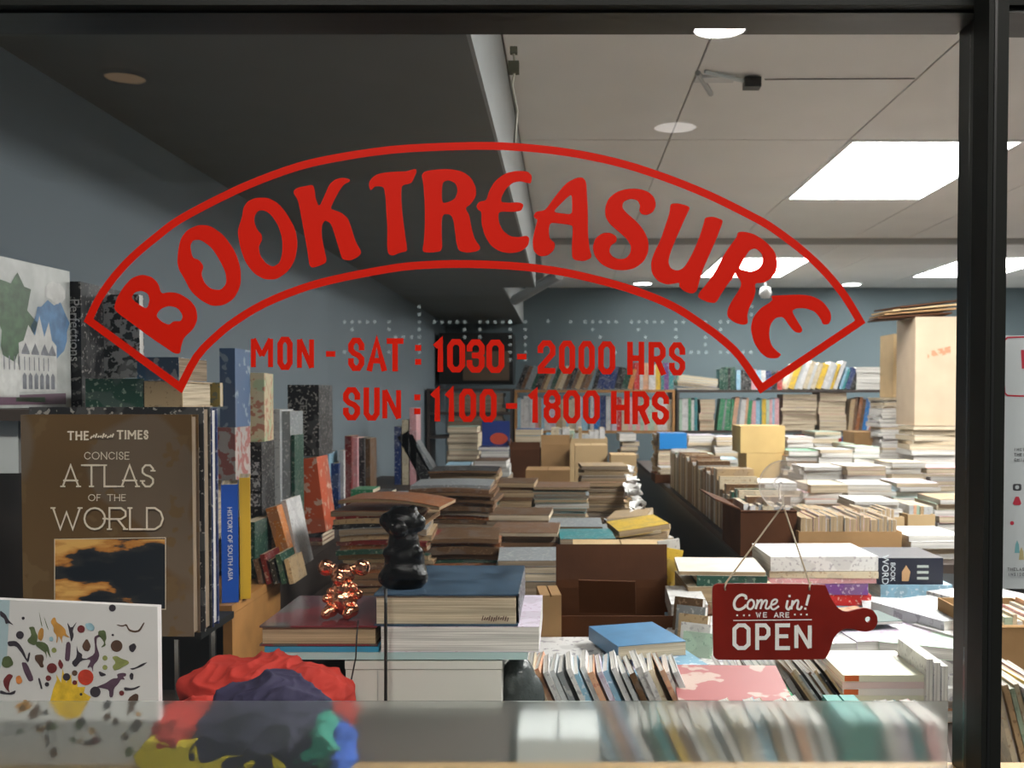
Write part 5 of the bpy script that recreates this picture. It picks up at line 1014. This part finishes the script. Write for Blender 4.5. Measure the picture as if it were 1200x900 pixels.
# leaning magazines behind the frosted band
def leaners(x0, x1, pt, Y, n, lean, pal, desc, d=.14, z0=T2):
    for i in range(n):
        px = x0+(x1-x0)*i/(n-1); a = at(px, pt+rr.uniform(-3, 4), Y); H = (a.z-z0)/math.cos(lean); c = pal[i % len(pal)]; t = (at(x1, pt, Y).x-at(x0, pt, Y).x)/(n-1)*math.cos(lean)*rr.uniform(.7, .97)
        sx = a.x+math.tan(lean)*(a.z-z0)
        book('%s magazine, %s from the left in the %s' % (c, ORD[i] if i else 'first', desc), sx, Y+d/2+rr.uniform(-.008, .008), z0+.001+t*.3, t, d, H, 'stand_spine', c, 'white', rot=(0, -lean, rr.uniform(-.06, .06)), group=desc)
leaners(612, 792, 788, 1.58, 21, .42, ['white', 'cream', 'peach', 'white', 'pale grey', 'grey', 'white', 'light blue', 'white', 'peach', 'lilac', 'light blue', 'white', 'pale grey', 'dull brown', 'white'], 'leaning row below the blue book', d=.11)
leaners(850, 920, 793, 1.66, 9, .55, ['white', 'pale grey', 'white', 'dull brown', 'white', 'dark green', 'white', 'grey'], 'leaning row below the OPEN sign')
leaners(926, 966, 788, 1.60, 9, .62, ['tan', 'cream', 'grey', 'white', 'dull brown', 'white', 'tan', 'black'], 'slumped row beside the orange labels')
p = at(860, 822, 1.56)
z_ = at(0, 812, 1.56).z
book('pink and white magazine lying flat above the frosted band', at(858, 0, 1.6).x, 1.60, z_, .178, .15, .006, 'lie_fore', 'pink', 'white', rot=(.10, 0, -.03), covmat=printed('pinkmag', (.36, .13, .13), (.5, .42, .36), 22, .56, acc2=(.45, .25, .22)))
book('thin green edged magazine under the pink and white one', at(866, 0, 1.6).x, 1.60, z_-.009, .17, .14, .006, 'lie_fore', 'green', 'white', rot=(.08, 0, .02))
z = T2; cols = ['white', 'light blue', 'orange', 'pale grey', 'yellow', 'navy', 'pink', 'white', 'lilac', 'orange', 'white', 'white']
x0, x1, z0, ztp = prect(987, 1085, 791, 830, 1.64); kk = (ztp-T2)/12
for i in range(12):
    o = book('%s paperback, %s in the neat stack with orange labelled spines' % (cols[i], ORD[11-i]+(' down' if i < 11 else ' one')), (x0+x1)/2+random.uniform(-.002, .002), 1.72, z, x1-x0, .16, kk*.97, 'lie_spine', cols[i], 'white', group='neat stack with orange labels', covmat=plain('mag_w%d' % (i % 3), ((.72, .70, .68), (.66, .52, .52), (.68, .68, .55))[i % 3], .45))
    if i in (6, 9, 11): mesh_obj('spine_label', [(-(x1-x0)/2+.002, -.0806, .001), (-(x1-x0)/2+.026, -.0806, .001), (-(x1-x0)/2+.026, -.0806, kk*.9), (-(x1-x0)/2+.002, -.0806, kk*.9)], [[0, 1, 2, 3]], plain('orange_label', (.55, .12, .03), .5), kid(o))
    z += kk
for k in range(3):
    x0, x1, z0, zt = prect(1088+9*k, 1096+9*k, 775+4*k, 830, 1.62); book('white book standing on end beside the dark post, %s' % ('leftmost', 'middle', 'rightmost')[k], (x0+x1)/2, 1.70, T2+.001, x1-x0-.001, .14, zt-T2, 'stand_fore', 'white', 'white')
# low things seen blurred through the frosted band
stack(612, 700, 872, 1.40, .97, 3, ['white', 'white', 'light blue'], 'white pile behind the frosted band', .1, parts=False) if False else None
carton(606, 702, 868, 1.34, .90, 'white box blurred behind the frosted band', depth=.12, mat=plain('white_card', (.6, .62, .62), .6))
carton(990, 1030, 848, 1.36, .90, 'teal green box blurred behind the frosted band', depth=.12, mat=plain('teal_box', (.03, .22, .19), .5))
leaners(745, 845, 855, 1.36, 9, .45, ['white', 'dark green', 'teal', 'yellow', 'brown', 'white', 'cream', 'pale grey', 'white'], 'blurred row low behind the frosted band', d=.1, z0=.90)
leaners(862, 960, 850, 1.36, 8, .3, ['cream', 'white', 'light blue', 'tan', 'white', 'peach', 'white', 'pale grey'], 'second blurred row behind the frosted band', d=.1, z0=.90)
leaners(1046, 1100, 850, 1.36, 5, .2, ['white', 'lilac', 'teal', 'pink', 'white'], 'blurred row next to the dark post', d=.1, z0=.90)
table(-.06, .60, 1.27, 1.49, .90, 'narrow low shelf table pressed against the window', skirt=False)
# dark plastic bag left of the leaning magazines
v = figure('plastic_bag', None, [((at(606, 0, 1.55).x), 1.56, at(0, 800, 1.55).z, .028, .03, .04), ((at(612, 0, 1.55).x), 1.56, at(0, 822, 1.55).z, .035, .03, .05), (at(612, 0, 1.55).x, 1.57, 1.0, .035, .03, .05)], plain('bag_plastic', (.05, .06, .06), .25, bump=.8, bscale=60), .003, 3); tag(v, 'dark crumpled plastic bag wedged right of the white box', 'bag')
# ============================================================ beyond the dark post
PY_ = GY+.006
ps = empty('notice_poster', at(1230, 690, PY_), 'white notice poster with a red rounded frame on the right pane', 'poster')
def onps(o): o.parent = ps; o.matrix_parent_inverse = Matrix.Translation(-Vector(ps.location)); return o
x0, x1, z0, z1 = prect(1176, 1330, 393, 690, PY_)
onps(MB().box(x0, x1, PY_, PY_+.0006, z0, z1).ob('sheet', plain('poster_paper', (.62, .65, .68), .6)))
atP = lambda a, b: at(a, b, PY_-.0004)
pr_ = plain('poster_red', (.55, .03, .06), .5); pk2 = plain('poster_ink', (.06, .06, .07), .5)
def rr_(x0, y0, x1, y1, r): return [(x0+r, y0), (x1-r, y0), (x1, y0+r), (x1, y1-r), (x1-r, y1), (x0+r, y1), (x0, y1-r), (x0, y0+r)]
onps(strokes_obj('red_frame', ribbon(smoothloop(rr_(1176.5, 394.5, 1328, 464.5, 5), 1), 1.8, True), atP, pr_))
Q = ribbon([(1199, 410), (1200, 432)], 5)+ribbon([(1198, 418), (1206, 418)], 7)+ribbon([(1178, 470.5), (1328, 470.5)], .8)
onps(strokes_obj('red_emblem', Q[:2], atP, pr_))
Q = []
for (a, y) in ((1188, 525), (1188, 530.5), (1188, 536), (1188, 551), (1180, 665), (1180, 671), (1180, 688)): Q += ribbon([(a, y), (a+60, y)], 1.6)
Q = []
for (a, y, t) in ((1188, 525, 'IHCIAHLE'), (1188, 531, 'THEILASE'), (1188, 537, 'CHILDREN'.replace('G', 'C')), (1180, 665, 'THELASTE'), (1180, 671, 'INSIDEHA')):
    for i, c in enumerate(t): 
        if c in GL and GL[c]: Q += glyph_quads(c, a+i*3.4, a+i*3.4+2.6, y+3.5, y, .6)
onps(strokes_obj('small_print', Q, atP, pk2))
onps(fill2d('camera_pictogram', [rr_(1187, 567, 1197, 575, 1.5), circ(1192, 571, 2.4)], PY_-.0004, pk2, th=0))
onps(fill2d('red_pictogram', [[(1187, 590), (1190, 582), (1194, 582), (1197, 590), (1195, 592), (1189, 592)]], PY_-.0004, pr_, th=0))
onps(fill2d('red_dot', [circ(1186, 613, 2.4)], PY_-.0004, pr_, th=0))
for k, (cx, cy, c) in enumerate(((1192, 640, (.2, .45, .5)), (1197, 648, (.5, .42, .2)), (1203, 640, (.5, .2, .15)))): onps(fill2d('figure_pictogram', [[(cx-3, cy+8), (cx-2, cy-2), (cx, cy-7), (cx+2, cy-2), (cx+3, cy+8)]], PY_-.0004, plain('fig%d' % k, c, .5), th=0))
struct('trim_pillar', MB().box(at(1188, 0, 7.15).x, at(1188, 0, 7.15).x+.5, 7.15, 7.4, 0, CAMZ+.39), plain('pillar_white', (.7, .68, .66), .7))
carton(1160, 1260, 733, 1.78, T2, 'brown open carton beyond the dark window post', depth=.25, mat=card, open_=True, flaps=[('f', -2.3, .05)])
row(1165, 1255, 716, 1.84, T2+.01, 12, WH, 'brown open carton beyond the dark post', .14)
leaners(1166, 1230, 806, 1.42, 10, .25, ['cream', 'white', 'tan', 'pale green', 'cream', 'white', 'yellow', 'dark red', 'cream', 'white'], 'leaning row low beyond the dark post', d=.14, z0=.955)
table(.62, 1.3, 1.27, 1.5, .955-.001, 'low table beyond the dark window post', skirt=False)
# ============================================================ ceiling details
zt_ = zc-.002
q = at(870, 92, 1); 
def cel(px, py): # point on the ceiling under pixel
    d = at(px, py, 1.0)-Vector((0, 0, CAMZ)); s = (zc-.006-CAMZ)/d.z; return Vector((d.x*s, s, zc-.006))
a = cel(826, 84); b = cel(880, 92); c = cel(896, 93); d = cel(1072, 92)
cs = empty('ceiling_cable_holder', b, 'small taped black socket and wire fixed to the ceiling panels', 'cable')
MB().box(-.022, .028, -.02, .02, -.03, .0).ob('socket', black, cs)
MB().tube([c-b, d-b], .0018).ob('wire', black, cs)
MB().tube([a-b+Vector((0, 0, 0)), Vector((-.02, 0, -.008))], .006).ob('wrapped_cable', plain('plastic_wrap', (.6, .66, .68), .2), cs)
MB().box(-.17, -.05, -.02, .03, -.004, .004).ob('tape', plain('tape_clear', (.7, .72, .72), .2), cs)
MB().tube([a-b+Vector((-.02, .01, 0)), cel(833, 110)-b], .009).ob('taped_end', plain('grey_tape', (.35, .36, .36), .4), cs)
e = cel(827, 60); f = cel(800, 128)
hc = empty('ceiling_wire', cel(601, 62), 'tangled wire and clips hanging by the white beam edge', 'cable')
p0 = at(602, 62, 2.2); hc.location = p0
MB().tube([at(602, 62, 2.2)-p0, at(604, 80, 2.2)-p0, at(600, 100, 2.2)-p0, at(606, 130, 2.2)-p0, at(603, 170, 2.2)-p0], .003).ob('wire', plain('pale_wire', (.4, .38, .3), .5), hc)
MB().box(-.012, .012, -.01, .01, -.045, -.02).box(-.008, .008, -.008, .008, -.002, .012).ob('clip', plain('olive_clip', (.08, .08, .05), .6), hc)
for k, (px, py, lab) in enumerate(((753, 332, 'small round recessed downlight behind the arch, left one'), (998, 333, 'small round recessed downlight near the back wall, right one'))):
    c = cel(px, py); t = empty('downlight', c, lab, 'light', 'recessed downlights'); MB().lathe([(.09, .005), (.09, -.004), (.075, -.006)]).ob('rim', plain('white_metal', (.7, .7, .7), .4), t); MB().lathe([(.0001, -.005), (.075, -.005)]).ob('lens', em, t)
c = at(897, 340, 7.0); t = empty('wall_spotlight', c, 'small white spotlight hanging below the far ceiling panel', 'light')
MB().lathe([(.0001, -.06), (.03, -.055), (.045, -.02), (.03, .02), (.0001, .025)]).ob('head', plain('white_metal', (.7, .7, .7), .4), t, True); MB().tube([(0, 0, .02), (0, 0, cel(897, 340).z-c.z+.004)], .008).ob('stem', plain('white_metal', (.7, .7, .7), .4), t)
# identical labels only within a declared group
# ------------------------------------------------------------ past 300 of a kind: keep those the window shows largest, join the rest
KEEP = 300; KINDS = []
def consolidate():
    from mathutils.bvhtree import BVHTree
    bpy.context.view_layer.update(); vs = []; fs = []; own = []; hits = {}
    for o in S.objects:
        if o.type != 'MESH' or o.name.startswith(('window', 'frosted', 'ceiling', 'printed', 'letter')): continue
        r = o
        while r.parent: r = r.parent
        mw = o.matrix_world; b = len(vs); vs += [mw @ v.co for v in o.data.vertices]
        for p in o.data.polygons: fs.append([b+i for i in p.vertices]); own.append(r.name)
    tree = BVHTree.FromPolygons(vs, fs)
    for py in range(300, 898, 2):
        for px in range(2, 1200, 2):
            if 1119 < px < 1172: continue
            d = (at(px, py, 1.0)-Vector((0, 0, CAMZ))).normalized(); hit = tree.ray_cast(Vector((0, 0, CAMZ))+d*(1.2095/d.y), d)
            if hit[0] is not None: hits[own[hit[2]]] = hits.get(own[hit[2]], 0)+1
    for kind in ('book', 'magazine', 'paperback'):
        L = [o for o in S.objects if not o.parent and o.get('category') == kind]
        L.sort(key=lambda o: -hits.get(o.name, 0))
        n_vis = sum(1 for o in L if hits.get(o.name, 0) > 0)
        KINDS.append(('KIND', kind, len(L), 'visible', n_vis, 'smallest kept', hits.get(L[min(KEEP, len(L))-1].name, 0)))
        rest = [o for i, o in enumerate(L) if i >= KEEP or hits.get(o.name, 0) == 0]
        if not rest: continue
        vs = []; fs = []; mi = []; mats = []; mid = {}
        for r in rest:
            for o in ([r] if r.type == 'MESH' else []) + list(r.children_recursive):
                if o.type != 'MESH': continue
                mw = o.matrix_world; b = len(vs); vs += [mw @ v.co for v in o.data.vertices]
                for p in o.data.polygons:
                    m = o.data.materials[p.material_index]
                    if m.name not in mid: mid[m.name] = len(mats); mats.append(m)
                    fs.append([b+i for i in p.vertices]); mi.append(mid[m.name])
        for r in rest:
            for o in list(r.children_recursive)+[r]: bpy.data.objects.remove(o)
        o = mesh_obj(kind+'_pile', vs, fs, mats, None, mi)
        tag(o, {'book': 'remaining small books deep inside the stacks and on the far shelves', 'magazine': 'remaining magazines buried inside the stacks on the tables', 'paperback': 'remaining white paperbacks buried inside the piles on the right'}[kind], 'books' if kind != 'magazine' else 'magazines', None, 'stuff')
consolidate()
for o in S.objects:
    if not o.parent and o.get('label') and len(o['label'].split()) > 16: print('LONG', o['label'])
